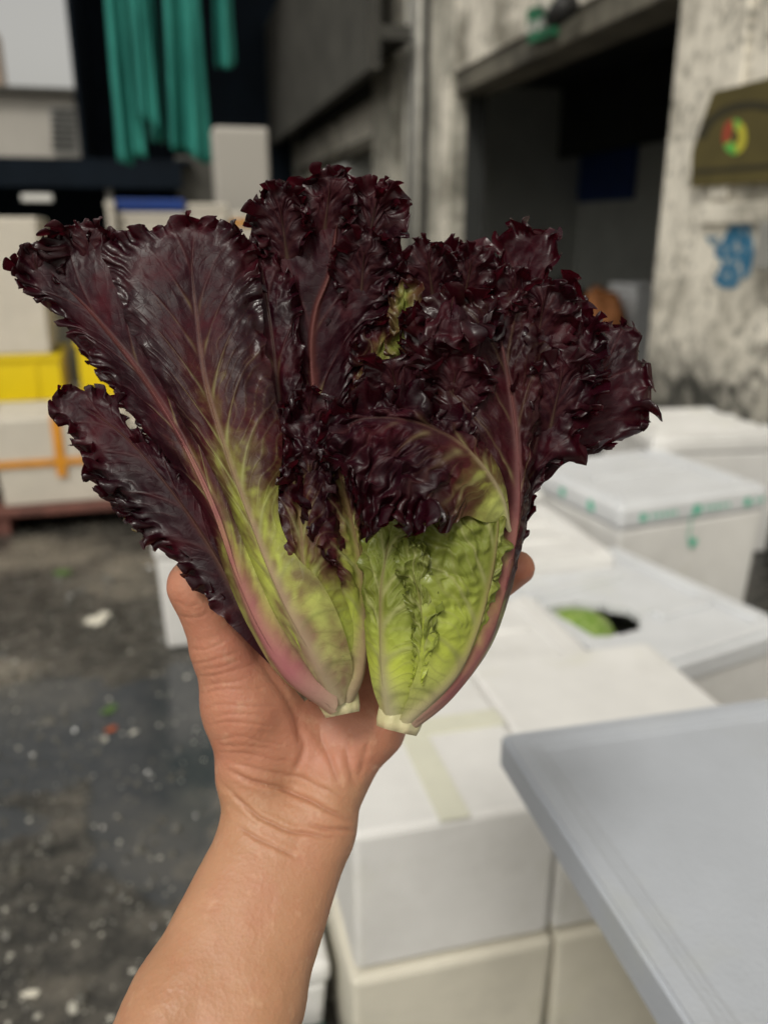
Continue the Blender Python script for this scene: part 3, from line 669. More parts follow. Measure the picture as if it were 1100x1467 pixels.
def leaf_scrap(px, py, s_, m, label, cat, name, seed):
    p = onz(px, py, 0.0); r2 = random.Random(seed); bm = bmesh.new(); n = 16; c = bm.verts.new((0, 0, s_ * 0.25)); ring = []
    for k in range(n):
        a = 2 * math.pi * k / n; q = s_ * r2.uniform(0.65, 1.1); ring.append(bm.verts.new((q * math.cos(a), 0.6 * q * math.sin(a), s_ * r2.uniform(0.02, 0.2))))
    for k in range(n): bm.faces.new((c, ring[k], ring[(k + 1) % n]))
    o = from_bm(name, bm, M[m], None, True); o.location = (p[0], p[1], 0.002); o.rotation_euler = (0, 0, r2.uniform(0, 3)); tag(o, label, cat)
M['scrapgreen'] = plain('trodden_leaf', (0.09, 0.17, 0.04), 0.5, 0.2, 30)
leaf_scrap(160, 1046, 0.022, 'peel', 'red orange scrap of peel on the wet floor', 'scrap', 'peel_scrap', 1)
leaf_scrap(150, 1060, 0.017, 'chip', 'white foam scrap touching the red orange peel', 'scrap', 'foam_scrap', 2)
leaf_scrap(157, 1018, 0.03, 'scrapgreen', 'green leaf scrap lying beyond the red orange peel', 'scrap', 'leaf_scrap', 3)
leaf_scrap(90, 822, 0.05, 'scrapgreen', 'trodden green leaf on the dry floor near the pallet', 'scrap', 'leaf_scrap', 4)
leaf_scrap(140, 890, 0.06, 'foam_old', 'pale yellowish scrap on the floor in front of the pallet', 'scrap', 'paper_scrap', 5)
leaf_scrap(44, 1426, 0.018, 'foam_old', 'cream coloured scrap at the bottom left of the floor', 'scrap', 'paper_scrap', 6)
leaf_scrap(104, 1446, 0.017, 'chip', 'white foam scrap right of the cream scrap', 'scrap', 'foam_scrap', 7)
# ------------------------------------------------------------------ the arm and hand: one continuous skin
def mat_skin():
    t = NT('skin'); pk = t.attr('pink'); cz = t.attr('crease')
    p = t.tc.outputs['Object']
    n = t.noise(28, 5, 0.6, p); f = t.noise(420, 3, 0.6, p); v = t.voro(620, 'F1', p); ml = t.noise(75, 4, 0.6, p)
    tan = t.ramp(n, [(0.3, (0.42, 0.218, 0.12)), (0.7, (0.475, 0.26, 0.15))])
    pink = t.ramp(ml, [(0.3, (0.44, 0.16, 0.104)), (0.7, (0.5, 0.212, 0.14))])
    big = t.noise(16, 4, 0.6, p); tan = t.mix(t.ramp(big, [(0.48, 0), (0.68, 0.45)]), tan, (0.42, 0.175, 0.105))
    col = t.mix(pk, tan, pink); col = t.mix(t.math('MULTIPLY', cz, 0.5), col, (0.27, 0.09, 0.05))
    col = t.mix(t.ramp(ml, [(0.5, 0), (0.75, 0.35)]), col, (0.42, 0.17, 0.1)); col = t.mix(t.ramp(t.noise(140, 3, 0.6, p), [(0.58, 0), (0.75, 0.3)]), col, (0.62, 0.4, 0.26))
    t.b.inputs['Subsurface Radius'].default_value = (1.0, 0.35, 0.18); t.b.inputs['Subsurface Scale'].default_value = 0.004
    h = t.math('ADD', t.math('MULTIPLY', v, 0.8), t.math('MULTIPLY', f, 0.7))
    return t.set(color=col, sss=0.25, rough=t.ramp(n, [(0.3, 0.43), (0.7, 0.57)]), normal=t.bump(h, 0.24, 0.0006), spec=0.38)
M['skin'] = mat_skin()

H = lambda x, y, z: held(np.array([[x, y, z]]))[0] * 100        # centimetres, frame right / up / away
prims = []      # (a, b, ra, rb, blend)
def bone(a, b, ra, rb, k=0.6): prims.append((H(*a), H(*b), ra, rb, k))
# forearm
bone((372, 1185, -2.3), (262, 1440, 1.6), 1.62, 2.15, 0.9); bone((457, 1190, -2.4), (362, 1440, 1.4), 1.58, 2.0, 0.9)
bone((262, 1440, 1.6), (95, 1800, 7.5), 2.15, 2.6, 0.9); bone((362, 1440, 1.4), (225, 1800, 7.3), 2.0, 2.5, 0.9)
bone((415, 1180, -2.4), (312, 1440, 1.4), 1.75, 2.2, 0.9)
# wrist to palm
bone((372, 1185, -2.3), (362, 1110, -2.6), 1.62, 1.55, 0.7); bone((457, 1190, -2.4), (480, 1110, -3.0), 1.58, 1.5, 0.7)
bone((362, 1110, -2.6), (352, 1010, -2.4), 1.5, 1.9, 0.8)                                   # thenar
bone((352, 1010, -2.4), (318, 930, -1.6), 1.9, 1.35, 0.8)
bone((400, 1060, -3.0), (390, 960, -3.5), 1.6, 1.7, 0.9)
bone((480, 1110, -3.1), (532, 1040, -3.6), 1.45, 1.5, 0.8)                                  # heel of the palm
bone((532, 1040, -3.6), (570, 960, -4.6), 1.5, 1.25, 0.8)
bone((440, 1090, -3.4), (480, 950, -4.8), 1.5, 1.3, 0.9); bone((430, 1000, -4.2), (430, 890, -5.3), 1.5, 1.2, 0.9)
bone((500, 1040, -4.0), (540, 900, -5.2), 1.4, 1.15, 0.9)
# thumb
bone((318, 930, -1.6), (283, 852, -0.7), 1.3, 1.08, 0.5); bone((283, 852, -0.7), (276, 838, -0.6), 1.08, 1.08, 0.4)
bone((276, 838, -0.6), (318, 758, 0.0), 1.02, 0.84, 0.35)
# fingers behind the lettuces
def finger(pts, r):
    for i in range(len(pts) - 1): bone(pts[i], pts[i + 1], r[i], r[i + 1], 0.35)
finger([(430, 890, -5.3), (415, 760, -6.2), (415, 655, -6.0), (420, 590, -5.2)], [1.1, 0.95, 0.85, 0.72])
finger([(480, 880, -5.5), (505, 735, -6.6), (525, 615, -6.4), (538, 545, -5.6)], [1.1, 0.95, 0.85, 0.72])
finger([(532, 890, -5.4), (590, 770, -6.2), (640, 690, -5.4), (672, 650, -4.4)], [1.05, 0.92, 0.82, 0.7])
finger([(568, 955, -4.8), (640, 885, -5.0), (698, 845, -4.0), (741, 814, -2.9)], [1.0, 0.92, 0.88, 0.82])
# sampled distance field, then surface nets
lo = np.min([np.minimum(a, b) - max(ra, rb) - 1.2 for a, b, ra, rb, k in prims], 0); hi = np.max([np.maximum(a, b) + max(ra, rb) + 1.2 for a, b, ra, rb, k in prims], 0)
lo[1] = max(lo[1], H(230, 1720, 6)[1]); VX = 0.105
nn = np.ceil((hi - lo) / VX).astype(int) + 1
F3 = np.full(nn, 4.0, np.float32)
for a, b, ra, rb, k in prims:
    i0 = np.maximum(np.floor((np.minimum(a, b) - max(ra, rb) - 1.3 - lo) / VX).astype(int), 0); i1 = np.minimum(np.ceil((np.maximum(a, b) + max(ra, rb) + 1.3 - lo) / VX).astype(int) + 1, nn)
    if np.any(i1 <= i0): continue
    ax = [lo[j] + VX * np.arange(i0[j], i1[j], dtype=np.float32) for j in range(3)]
    X, Y, Z = np.meshgrid(*ax, indexing='ij', sparse=True)
    d = b - a; L2 = max(float(d @ d), 1e-9)
    t_ = np.clip(((X - a[0]) * d[0] + (Y - a[1]) * d[1] + (Z - a[2]) * d[2]) / L2, 0, 1)
    q = np.sqrt((X - a[0] - t_ * d[0]) ** 2 + (Y - a[1] - t_ * d[1]) ** 2 + (Z - a[2] - t_ * d[2]) ** 2) - (ra + (rb - ra) * t_)
    sl = tuple(slice(i0[j], i1[j]) for j in range(3)); f0 = F3[sl]
    h = np.clip(0.5 + 0.5 * (f0 - q) / k, 0, 1); F3[sl] = f0 * (1 - h) + q * h - k * h * (1 - h)
F3[:, 0, :] = np.maximum(F3[:, 0, :], 0.2)
def surface_nets(F):
    ins = F < 0; n = np.array(F.shape); c = np.zeros(n - 1, np.float32); P = np.zeros((*(n - 1), 3), np.float32); cnt = np.zeros(n - 1, np.float32)
    cs = np.zeros(n - 1, np.int8)
    for i in (0, 1):
        for j in (0, 1):
            for k in (0, 1): cs += ins[i:n[0] - 1 + i, j:n[1] - 1 + j, k:n[2] - 1 + k]
    act = np.argwhere((cs > 0) & (cs < 8)); idx = np.full(n - 1, -1, np.int64); idx[tuple(act.T)] = np.arange(len(act))
    acc = np.zeros((len(act), 3)); num = np.zeros(len(act))
    corners = [(i, j, k) for i in (0, 1) for j in (0, 1) for k in (0, 1)]
    val = {c_: F[act[:, 0] + c_[0], act[:, 1] + c_[1], act[:, 2] + c_[2]] for c_ in corners}
    for c_ in corners:
        for ax in range(3):
            if c_[ax]: continue
            e = list(c_); e[ax] = 1; e = tuple(e); a, b = val[c_], val[e]; m = (a < 0) != (b < 0)
            tt = a / np.where(m, a - b, 1); pt_ = np.tile(np.array(c_, float), (len(act), 1)); pt_[:, ax] = tt
            acc[m] += pt_[m]; num[m] += 1
    verts = act + acc / num[:, None]
    quads = []
    for ax in range(3):
        u, v = [(1, 2), (2, 0), (0, 1)][ax]
        s0 = [slice(None)] * 3; s1 = [slice(None)] * 3; s0[ax] = slice(0, n[ax] - 1); s1[ax] = slice(1, n[ax])
        A, B = ins[tuple(s0)], ins[tuple(s1)]; ed = np.argwhere(A != B); ed = ed[(ed[:, u] > 0) & (ed[:, v] > 0) & (ed[:, u] < n[u] - 1) & (ed[:, v] < n[v] - 1)]
        fl = A[tuple(ed.T)]
        o = np.zeros(3, int); uu = o.copy(); uu[u] = 1; vv = o.copy(); vv[v] = 1
        q = np.stack([idx[tuple((ed - uu - vv).T)], idx[tuple((ed - vv).T)], idx[tuple(ed.T)], idx[tuple((ed - uu).T)]], 1)
        q[~fl] = q[~fl][:, ::-1]; quads.append(q)
    return verts, np.vstack(quads)
hv, hq = surface_nets(F3); hv = lo + hv * VX
keep = np.all(hq >= 0, 1); hq = hq[keep]
# relax, subdivide once, relax again
def relax(v, q, it, lam=0.5):
    e = np.vstack([q[:, [0, 1]], q[:, [1, 2]], q[:, [2, 3]], q[:, [3, 0]]]); e = np.vstack([e, e[:, ::-1]]); deg = np.bincount(e[:, 0], minlength=len(v))[:, None]
    for _ in range(it):
        for l_ in (lam, -lam * 1.03):
            s_ = np.stack([np.bincount(e[:, 0], v[e[:, 1], j], minlength=len(v)) for j in range(3)], 1); v = v + l_ * (s_ / np.maximum(deg, 1) - v)
    return v
hv = relax(hv, hq, 6)
def subdivide(v, q):
    e = np.sort(np.vstack([q[:, [0, 1]], q[:, [1, 2]], q[:, [2, 3]], q[:, [3, 0]]]), 1)
    ue, inv = np.unique(e, axis=0, return_inverse=True); inv = inv.reshape(4, -1)
    n0, n1 = len(v), len(ue); fc = v[q].mean(1); ec = v[ue].mean(1); fi = n0 + n1 + np.arange(len(q)); ei = n0 + inv
    nq = np.vstack([np.stack([q[:, k], ei[k], fi, ei[(k - 1) % 4]], 1) for k in range(4)])
    return np.vstack([v, ec, fc]), nq
hv, hq = subdivide(hv, hq); hv = relax(hv, hq, 3)
def vnormals(v, q):
    fn = np.cross(v[q[:, 2]] - v[q[:, 0]], v[q[:, 3]] - v[q[:, 1]]); n = np.zeros_like(v)
    for k in range(4):
        for j in range(3): n[:, j] += np.bincount(q[:, k], fn[:, j], minlength=len(v))
    return n / np.maximum(np.linalg.norm(n, axis=1), 1e-9)[:, None]
nv = vnormals(hv, hq)
if np.mean(nv[:, 2] * (hv[:, 2] - hv[:, 2].mean())) < 0: hq = hq[:, ::-1]; nv = -nv
pxy = np.stack([550 + FPX * hv[:, 0] / hv[:, 2], 733.5 - FPX * hv[:, 1] / hv[:, 2]], 1)
front = sstep(-0.1, 0.35, -nv[:, 2])
disp = np.zeros(len(hv)); crease = np.zeros(len(hv))
def groove(pts, w, depth, dark=1.0):
    """skin fold along a line on the palm side: a narrow valley between two soft swells"""
    global disp, crease
    p, _ = spline(np.array(pts, float), 60); p = p + np.stack([perlin(np.stack([p[:, 0] * .03, p[:, 1] * .03, p[:, 0] * 0 + pts[0][0]], 1), 1), perlin(np.stack([p[:, 0] * .03, p[:, 1] * .03, p[:, 0] * 0 + pts[0][1]], 1), 2)], 1) * 3.0
    m = np.where((pxy[:, 0] > p[:, 0].min() - 30) & (pxy[:, 0] < p[:, 0].max() + 30) & (pxy[:, 1] > p[:, 1].min() - 30) & (pxy[:, 1] < p[:, 1].max() + 30) & (front > 0))[0]
    d2 = ((pxy[m][:, None, :] - p[None]) ** 2).sum(2); j = d2.argmin(1); d = np.sqrt(d2[np.arange(len(m)), j]); tt = j / 59.0
    en = np.minimum(1, np.minimum(tt, 1 - tt) * 5 + 0.05) * front[m]
    g = np.exp(-(d / w) ** 2); disp[m] += en * depth * (-g + 0.42 * np.exp(-((d - 2.4 * w) / (1.5 * w)) ** 2)); crease[m] = np.maximum(crease[m], en * dark * np.exp(-(d / (w * 0.8)) ** 2))
groove([(322, 1100), (350, 1116), (400, 1130), (450, 1150), (490, 1170), (514, 1178)], 3.3, 0.095, 0.8)
groove([(318, 1122), (345, 1146), (385, 1178), (430, 1194), (480, 1202)], 3.1, 0.075, 0.7)
groove([(322, 1090), (380, 1104), (440, 1118), (500, 1150)], 3.0, 0.04, 0.4)
groove([(335, 1180), (375, 1204), (430, 1230)], 3.0, 0.05, 0.55); groove([(440, 1180), (480, 1188), (512, 1190)], 3, 0.06, 0.6)
for pts in ([(272, 950), (305, 946), (350, 930)], [(276, 972), (310, 966), (372, 948)], [(282, 995), (320, 988), (395, 985)], [(288, 1018), (330, 1010), (410, 1012)], [(296, 1040), (340, 1034), (400, 1040)],
            [(304, 1060), (350, 1056), (420, 1070)], [(312, 1078), (355, 1080), (430, 1096)], [(300, 1028), (345, 1023), (380, 1025)], [(286, 960), (320, 955), (345, 946)], [(268, 925), (290, 930), (330, 918)],
            [(254, 880), (275, 884), (300, 878)], [(252, 862), (270, 868), (290, 862)], [(310, 1069), (360, 1068), (400, 1074)], [(290, 983), (330, 977), (360, 970)]):
    groove(pts, 2.4, 0.017, 0.22)
groove([(430, 1040), (436, 1075), (420, 1110)], 4.5, 0.06, 0.35); groove([(455, 1035), (468, 1080), (492, 1130)], 5, 0.06, 0.35); groove([(500, 1050), (498, 1090), (506, 1130)], 4.5, 0.05, 0.3); groove([(530, 1060), (520, 1095), (512, 1120)], 4, 0.04, 0.3)
groove([(360, 930), (395, 975), (425, 1030), (428, 1085)], 5, 0.05, 0.3)
disp += 0.02 * fbm(hv * 0.9, 3, 3) * 1.0 + 0.006 * fbm(hv * 4.0, 5, 2)
hv = hv + nv * disp[:, None]
pk = np.zeros(len(hv))
for cx, cy, r_, a in ((345, 935, 70, 1.0), (430, 1045, 75, 0.8), (520, 1040, 60, 0.6), (270, 820, 45, 0.75), (742, 815, 45, 0.85), (330, 1010, 80, 0.5)):
    pk = np.maximum(pk, a * np.exp(-(((pxy[:, 0] - cx) ** 2 + (pxy[:, 1] - cy) ** 2) / r_ ** 2)))
pk = np.maximum(pk, 0.62 * sstep(1160, 1080, pxy[:, 1])); pk = np.clip(pk * (0.25 + 0.75 * front) + 0.12 * fbm(hv * 0.8, 9, 2), 0, 1)
anchor = to_world(np.array([H(415, 1180, -2.4) / 100]))[0]
me = bpy.data.meshes.new('person'); wv = to_world(hv / 100) - anchor
me.vertices.add(len(wv)); me.vertices.foreach_set('co', wv.astype(np.float32).ravel())
me.loops.add(hq.size); me.loops.foreach_set('vertex_index', hq.astype(np.int32).ravel())
me.polygons.add(len(hq)); me.polygons.foreach_set('loop_start', np.arange(0, hq.size, 4, dtype=np.int32)); me.polygons.foreach_set('loop_total', np.full(len(hq), 4, np.int32))
me.update(calc_edges=True); me.validate()
for nm, a in (('pink', pk), ('crease', crease)):
    at = me.attributes.new(nm, 'FLOAT', 'POINT'); at.data.foreach_set('value', a.astype(np.float32))
arm = link('person', me, M['skin'], None, True); arm.location = anchor
tag(arm, 'bare left forearm and open hand holding up two red lettuces', 'person')

# ------------------------------------------------------------------ the two lettuces
def mat_leaf():
    t = NT('red_lettuce_leaf'); p = t.tc.outputs['Object']
    red, vein, rib, ln, pkk, uvx, uvy = [t.attr(k) for k in ('red', 'vein', 'rib', 'len', 'pink', 'ray', 'out')]
    n = t.noise(45, 5, 0.6, p); f = t.noise(260, 4, 0.6, p); cell = t.voro(260, 'DISTANCE_TO_EDGE', p); nb = t.noise(90, 4, 0.6, p)
    green = t.ramp(ln, [(0.0, (0.52, 0.47, 0.27)), (0.14, (0.66, 0.7, 0.23)), (0.34, (0.58, 0.67, 0.095)), (0.62, (0.19, 0.22, 0.035)), (1.0, (0.11, 0.12, 0.02))])
    green = t.mix(t.math('MULTIPLY', t.ramp(n, [(0.35, 0), (0.7, 1)]), 0.4), green, (0.33, 0.43, 0.08))
    green = t.mix(t.math('MULTIPLY', t.attr('flush'), t.ramp(nb, [(0.3, 0.45), (0.7, 1.0)])), green, t.mix(t.ramp(ln, [(0.05, 0), (0.3, 1)]), (0.36, 0.2, 0.14), (0.22, 0.17, 0.06)))
    purple = t.ramp(n, [(0.32, (0.006, 0.0006, 0.003)), (0.52, (0.019, 0.0012, 0.0055)), (0.8, (0.068, 0.0035, 0.009))])
    fr = t.math('ADD', red, t.math('MULTIPLY', t.math('SUBTRACT', nb, 0.5), 0.5), clamp=True)
    olive = t.ramp(n, [(0.3, (0.11, 0.075, 0.026)), (0.7, (0.19, 0.14, 0.045))]); maroon = t.ramp(n, [(0.3, (0.035, 0.006, 0.007)), (0.7, (0.085, 0.014, 0.015))])
    col = t.mix(t.ramp(fr, [(0.02, 0), (0.42, 1)]), green, olive); col = t.mix(t.ramp(fr, [(0.34, 0), (0.7, 1)]), col, maroon); col = t.mix(t.ramp(fr, [(0.62, 0), (0.98, 1)]), col, purple)
    net = t.ramp(cell, [(0.0, 1), (0.09, 0)])
    veinc = t.mix(red, t.ramp(ln, [(0.15, (0.17, 0.18, 0.05)), (0.5, (0.4, 0.4, 0.17))]), (0.06, 0.017, 0.019))
    col = t.mix(t.math('MULTIPLY', net, 0.07), col, veinc); col = t.mix(t.math('MULTIPLY', vein, 0.7), col, veinc)
    ribc = t.mix(pkk, t.mix(t.ramp(ln, [(0.1, 0), (0.6, 1)]), (0.5, 0.46, 0.28), (0.24, 0.17, 0.09)), t.ramp(ln, [(0.0, (0.5, 0.36, 0.26)), (0.12, (0.42, 0.14, 0.16)), (0.5, (0.33, 0.12, 0.12)), (1.0, (0.15, 0.05, 0.06))]))
    ribc = t.mix(t.ramp(red, [(0.55, 0), (0.95, 0.85)]), ribc, t.mix(pkk, (0.05, 0.018, 0.016), (0.2, 0.075, 0.062)))
    col = t.mix(rib, col, ribc)
    bm_ = t.bump(t.math('ADD', t.math('MULTIPLY', net, -0.25), t.math('MULTIPLY', f, 0.5)), 0.22, 0.0008)
    bm_ = t.bump(vein, 0.14, 0.0012, bm_)
    t.set(color=col, rough=t.mix(t.ramp(uvy, [(0.45, 0), (0.95, 1)]), t.ramp(n, [(0.3, 0.42), (0.7, 0.58)]), t.ramp(n, [(0.3, 0.2), (0.7, 0.36)])), normal=bm_, spec=t.ramp(uvy, [(0.4, 0.2), (0.95, 0.55)]))
    tr = t.n.new('ShaderNodeBsdfTranslucent'); t.lk(t.mix(t.math('MULTIPLY', red, 0.6), t.mix(0.4, col, t.mix(1.0, col, col, 'MULTIPLY')), (0.2, 0.01, 0.026)), tr.inputs['Color']); t.lk(bm_, tr.inputs['Normal'])
    ms = t.n.new('ShaderNodeMixShader'); t.val(ms.inputs[0], t.ramp(uvy, [(0.5, 0.2), (1.0, 0.36)]))
    t.lk(t.b.outputs[0], ms.inputs[1]); t.lk(tr.outputs[0], ms.inputs[2]); t.lk(ms.outputs[0], t.out.inputs['Surface'])
    return t.m
M['leaf'] = mat_leaf()
def mat_stem():
    t = NT('cut_lettuce_stem'); n = t.noise(60, 5, 0.6); f = t.noise(300, 4, 0.6); z = t.attr('cut')
    c = t.ramp(n, [(0.3, (0.46, 0.44, 0.22)), (0.7, (0.6, 0.56, 0.34))]); c = t.mix(t.math('MULTIPLY', z, t.ramp(f, [(0.4, 0.2), (0.7, 0.9)])), c, (0.62, 0.52, 0.32))
    c = t.mix(t.ramp(n, [(0.66, 0), (0.8, 0.6)]), c, (0.3, 0.16, 0.08))
    return t.set(color=c, rough=0.4, normal=t.bump(f, 0.4, 0.001))
M['stem'] = mat_stem()

NA, NR = 340, 46
def leaf(head, rib, margin, zr=0.0, seed=1, ruf=0.8, wl=2.0, start=0.4, red=(0.25, 0.75), bulge=0.6, ribw=(0.5, 0.08), pink=0.0, blis=0.07, nv=7,
         vtip=0.93, curl=0.0, small=1.0, vk=0.28, margin_red=0.35, label=None, ruf_in=0.5, flush=0.0, redmax=1.0, crump=0.22, cr_in=0.6):
    wl = wl * 0.95
    start = start if isinstance(start, tuple) else (start, start)
    """rib: midrib from base to tip; margin: outline from the base up one side, round the tip and down the other. (x, y, z) sight line and cm towards the viewer"""
    f3 = lambda P: [(q[0], q[1], q[2] if len(q) > 2 else zr) for q in P]
    rc, rl = spline(held(f3(rib)) * 100, 400); mc = held(f3(margin)) * 100
    # split the margin at the tip
    md, _ = spline(mc, 1200); k = int(np.argmin(((md - rc[-1]) ** 2).sum(1))); k = min(max(k, 60), 1140)
    sides = []
    rgrid = np.linspace(0, 1, NR); rgrid = np.where(rgrid < 0.35, rgrid * 0.55, 0.1925 + (rgrid - 0.35) * (1 - 0.1925) / 0.65)
    phase0 = seed * 1.7
    tiplen = rl
    for sd in (0, 1):
        m = md[:k + 1] if sd == 0 else md[k:][::-1]
        m, ml = spline(m[::max(1, len(m) // 60)] if len(m) > 60 else m, NA)
        a = np.linspace(0, 1, NA); v = vtip * a ** 0.92 * (1 - 0.35 * sstep(0.0, 0.5, 1 - a) * a)
        ri = np.clip(v * 399, 0, 399); i0 = np.floor(ri).astype(int); i1 = np.minimum(i0 + 1, 399); ff = (ri - i0)[:, None]
        M0 = rc[i0] * (1 - ff) + rc[i1] * ff; T = rc[np.minimum(i0 + 12, 399)] - rc[np.maximum(i0 - 12, 0)]; T /= np.linalg.norm(T, axis=1)[:, None]
        D = m - M0; dl = np.linalg.norm(D, axis=1)[:, None]
        r = rgrid[None, :, None]
        Q = M0 + D * 0.45 + T * dl * vk
        P = (1 - r) ** 2 * M0[:, None] + 2 * r * (1 - r) * Q[:, None] + r * r * m[:, None]
        bz = bulge * np.sin(np.pi * r[..., 0] ** 0.8) * np.minimum(1, dl / 3.0) * np.minimum(1, (1 - a[:, None]) * 3 + 0.25)
        P[..., 2] -= bz
        sides.append((P, a, ml, dl[:, 0], v, sd))
    out_v, attrs = [], {k_: [] for k_ in ('red', 'vein', 'rib', 'len', 'pink', 'ray', 'out', 'flush')}
    base = rc[0]
    for P, a, ml, dl, v, sd in sides:
        # frame on the smooth surface
        du = np.gradient(P, axis=0); dr = np.gradient(P, axis=1)
        du = du / np.maximum(np.linalg.norm(du, axis=2, keepdims=True), 1e-6); dr = dr / np.maximum(np.linalg.norm(dr, axis=2, keepdims=True), 1e-6)
        N_ = np.cross(du, dr); N_ /= np.maximum(np.linalg.norm(N_, axis=2, keepdims=True), 1e-6)
        sg = np.sign(-(N_[..., 2].mean())) or 1.0; N_ = N_ * sg
        N_ = 0.75 * N_ + 0.25 * N_.mean((0, 1)); N_ /= np.maximum(np.linalg.norm(N_, axis=2, keepdims=True), 1e-6)
        r = rgrid[None, :]; A = a[:, None]; E1 = sstep(min(start[sd], 0.6) - 0.2, min(start[sd], 0.6) + 0.15, a)[:, None]
        # distance along the margin measured from the tip, warped
        s_ = (1 - a) * ml * (1 if sd else -1)
        wob = fbm(np.stack([s_ * 0.4 + seed * 5, s_ * 0 + sd * 0 + seed, s_ * 0], 1), 0, 2) * 2.0
        f1 = 2 * np.pi * s_ / wl + wob * 2.6 + phase0; f2 = 2 * np.pi * s_ / (wl * 0.45) + wob * 3.7 + phase0 * 2.1; f3_ = 2 * np.pi * s_ / (wl * 0.24) + wob * 5 + phase0
        am = np.clip(0.7 + 1.15 * perlin(np.stack([s_ * 0.45 + seed * 9, s_ * 0, s_ * 0 + 3], 1)), 0.15, 1.7)
        E0 = sstep(start[sd] - 0.12, start[sd] + 0.18, a)[:, None] * np.minimum(1, dl[:, None] / 1.2)
        rise = sstep(ruf_in, 1.0, r); e1 = rise ** 1.6 * E0; e2 = sstep(0.62, 1.0, r) ** 1.25 * E0; e3 = sstep(0.8, 1.0, r) * E0
        am2 = np.clip(0.75 + 1.0 * perlin(np.stack([s_ * 0.8 + seed * 4, s_ * 0, s_ * 0 + 7], 1)), 0.2, 1.6)[:, None]; am = am[:, None]
        lag = 1.1 * (1 - r) + 0.5 * perlin(np.stack([P[..., 0] * 0.8, P[..., 1] * 0.8, P[..., 2] * 0.8 + seed], -1), 70)
        g1, g2, g3 = (f1[:, None] * 0.62 + lag), (f2[:, None] + 2.2 * lag), f3_[:, None] + lag * 3
        dn = ruf * (0.5 * am * e1 * np.sin(g1) + 0.5 * am2 * e2 * np.sin(g2) + 0.1 * e3 * np.sin(g3))
        dt = -ruf * (0.18 * e1 * am * np.sin(2 * g1) + 0.23 * am2 * e2 * np.sin(2 * g2) + 0.06 * e3 * np.sin(2 * g3))
        do = ruf * (0.12 * e1 * np.cos(g1 + 1) + 0.2 * am2 * e2 * np.cos(g2 + 0.6) + 0.045 * e3 * np.cos(g3)) - np.abs(curl) * 0.4 * e1 * e1
        pn = np.stack([P[..., 0] * 0.9, P[..., 1] * 0.9, P[..., 2] * 0.9 + seed], -1)
        cw = (crump * (sstep(cr_in, min(1.0, cr_in + 0.45), r) * np.minimum(1, dl[:, None] / 1.5) * E1)) [..., None]
        wild = np.stack([fbm(pn * 1.25, 21 + 5 * k_, 2) for k_ in range(3)], -1) * cw
        # veins
        va = v * nv + 0.25 * perlin(np.stack([v * 4 + seed, v * 0 + sd, v * 0], 1)); fr = np.abs(va[:, None] - np.round(va[:, None])) * (tiplen / nv)
        dist = r * dl[:, None]
        ww = 0.10 * small * (1 - 0.75 * r) + 0.012
        vein = np.exp(-(fr * np.minimum(1, 0.35 + dist / 3) / ww) ** 2) * (1 - 0.55 * r) * sstep(0.02, 0.1, r)
        # secondary veins
        vb = v * nv * 3.2 + 0.5 * perlin(np.stack([v * 9 + seed, v * 0 + sd, v * 0 + 2], 1)); fb = np.abs(vb[:, None] + 1.4 * perlin(pn * 0.8, 31) - np.round(vb[:, None] + 1.4 * perlin(pn * 0.8, 31))) * (tiplen / nv / 3.2)
        vein = np.maximum(vein, 0.38 * np.exp(-(fb / 0.05) ** 2) * sstep(0.1, 0.3, r))
        bl = perlin(np.stack([P[..., 0] * 1.5, P[..., 1] * 1.5, P[..., 2] * 1.5 + seed * 3], -1), 40); bl2 = 1 - np.abs(perlin(pn * 2.6, 41)) * 2.2
        blm = sstep(0.06, 0.25, r) * np.minimum(1, dl[:, None] / 1.5) * sstep(0.22, 0.55, v)[:, None]
        dn = dn + blis * blm * (1.6 * bl + 0.5 * bl2) * (1 - 0.7 * vein)
        wv_ = (ribw[0] * (1 - v) ** 1.3 + ribw[1])[:, None]
        gr = np.exp(-(dist / (wv_ * 0.62)) ** 2); dn = dn + 0.42 * wv_ * gr + 0.03 * vein * blm
        X = P + N_ * dn[..., None] + du * dt[..., None] * (1 if sd else 1) + dr * do[..., None] + wild
        if curl: X = X + N_ * (curl * e1 ** 2)[..., None]
        out_v.append(X)
        Ln = np.clip(np.linalg.norm(P - base, axis=2) / np.linalg.norm(rc[-1] - base), 0, 1.15)
        pos = 0.72 * Ln + margin_red * r * sstep(0.15, 0.5, A)
        stk = perlin(np.stack([np.repeat(v[:, None], NR, 1) * 26 + seed, r * 2.2 + 0 * A, 0 * A + sd + 0 * r], -1), 60) + 0.5 * perlin(np.stack([np.repeat(v[:, None], NR, 1) * 60 + seed, r * 4 + 0 * A, 0 * A + sd + 0 * r], -1), 61)
        rd = sstep(red[0], red[1], pos + 0.07 * fbm(pn * 0.8, 50, 3) + 0.05 * bl2 * blm + 0.05 * stk - 0.06 * vein) * redmax
        attrs['red'].append(rd); attrs['vein'].append(vein * (1 - 0.3 * e2)); attrs['rib'].append(np.clip(np.exp(-(dist / (wv_ * 0.8)) ** 2) * (1 - 0.45 * v[:, None]), 0, 1))
        attrs['len'].append(np.clip(Ln, 0, 1)); attrs['pink'].append(np.full(dist.shape, pink)); attrs['flush'].append(flush * np.clip(0.65 + 0.7 * stk, 0, 1.3) * np.clip(0.5 * sstep(.85, .3, Ln) + 0.35 * sstep(.3, .0, Ln) + 0.5 * np.exp(-(dist / (wv_ * 2.2)) ** 2), 0, 1)); attrs['ray'].append(np.repeat(v[:, None], NR, 1)); attrs['out'].append(np.repeat(r, NA, 0))
    L_, R_ = out_v; rm = (L_[:, 0] + R_[:, 0]) / 2; L_[:, 0] = rm; R_[:, 0] = rm
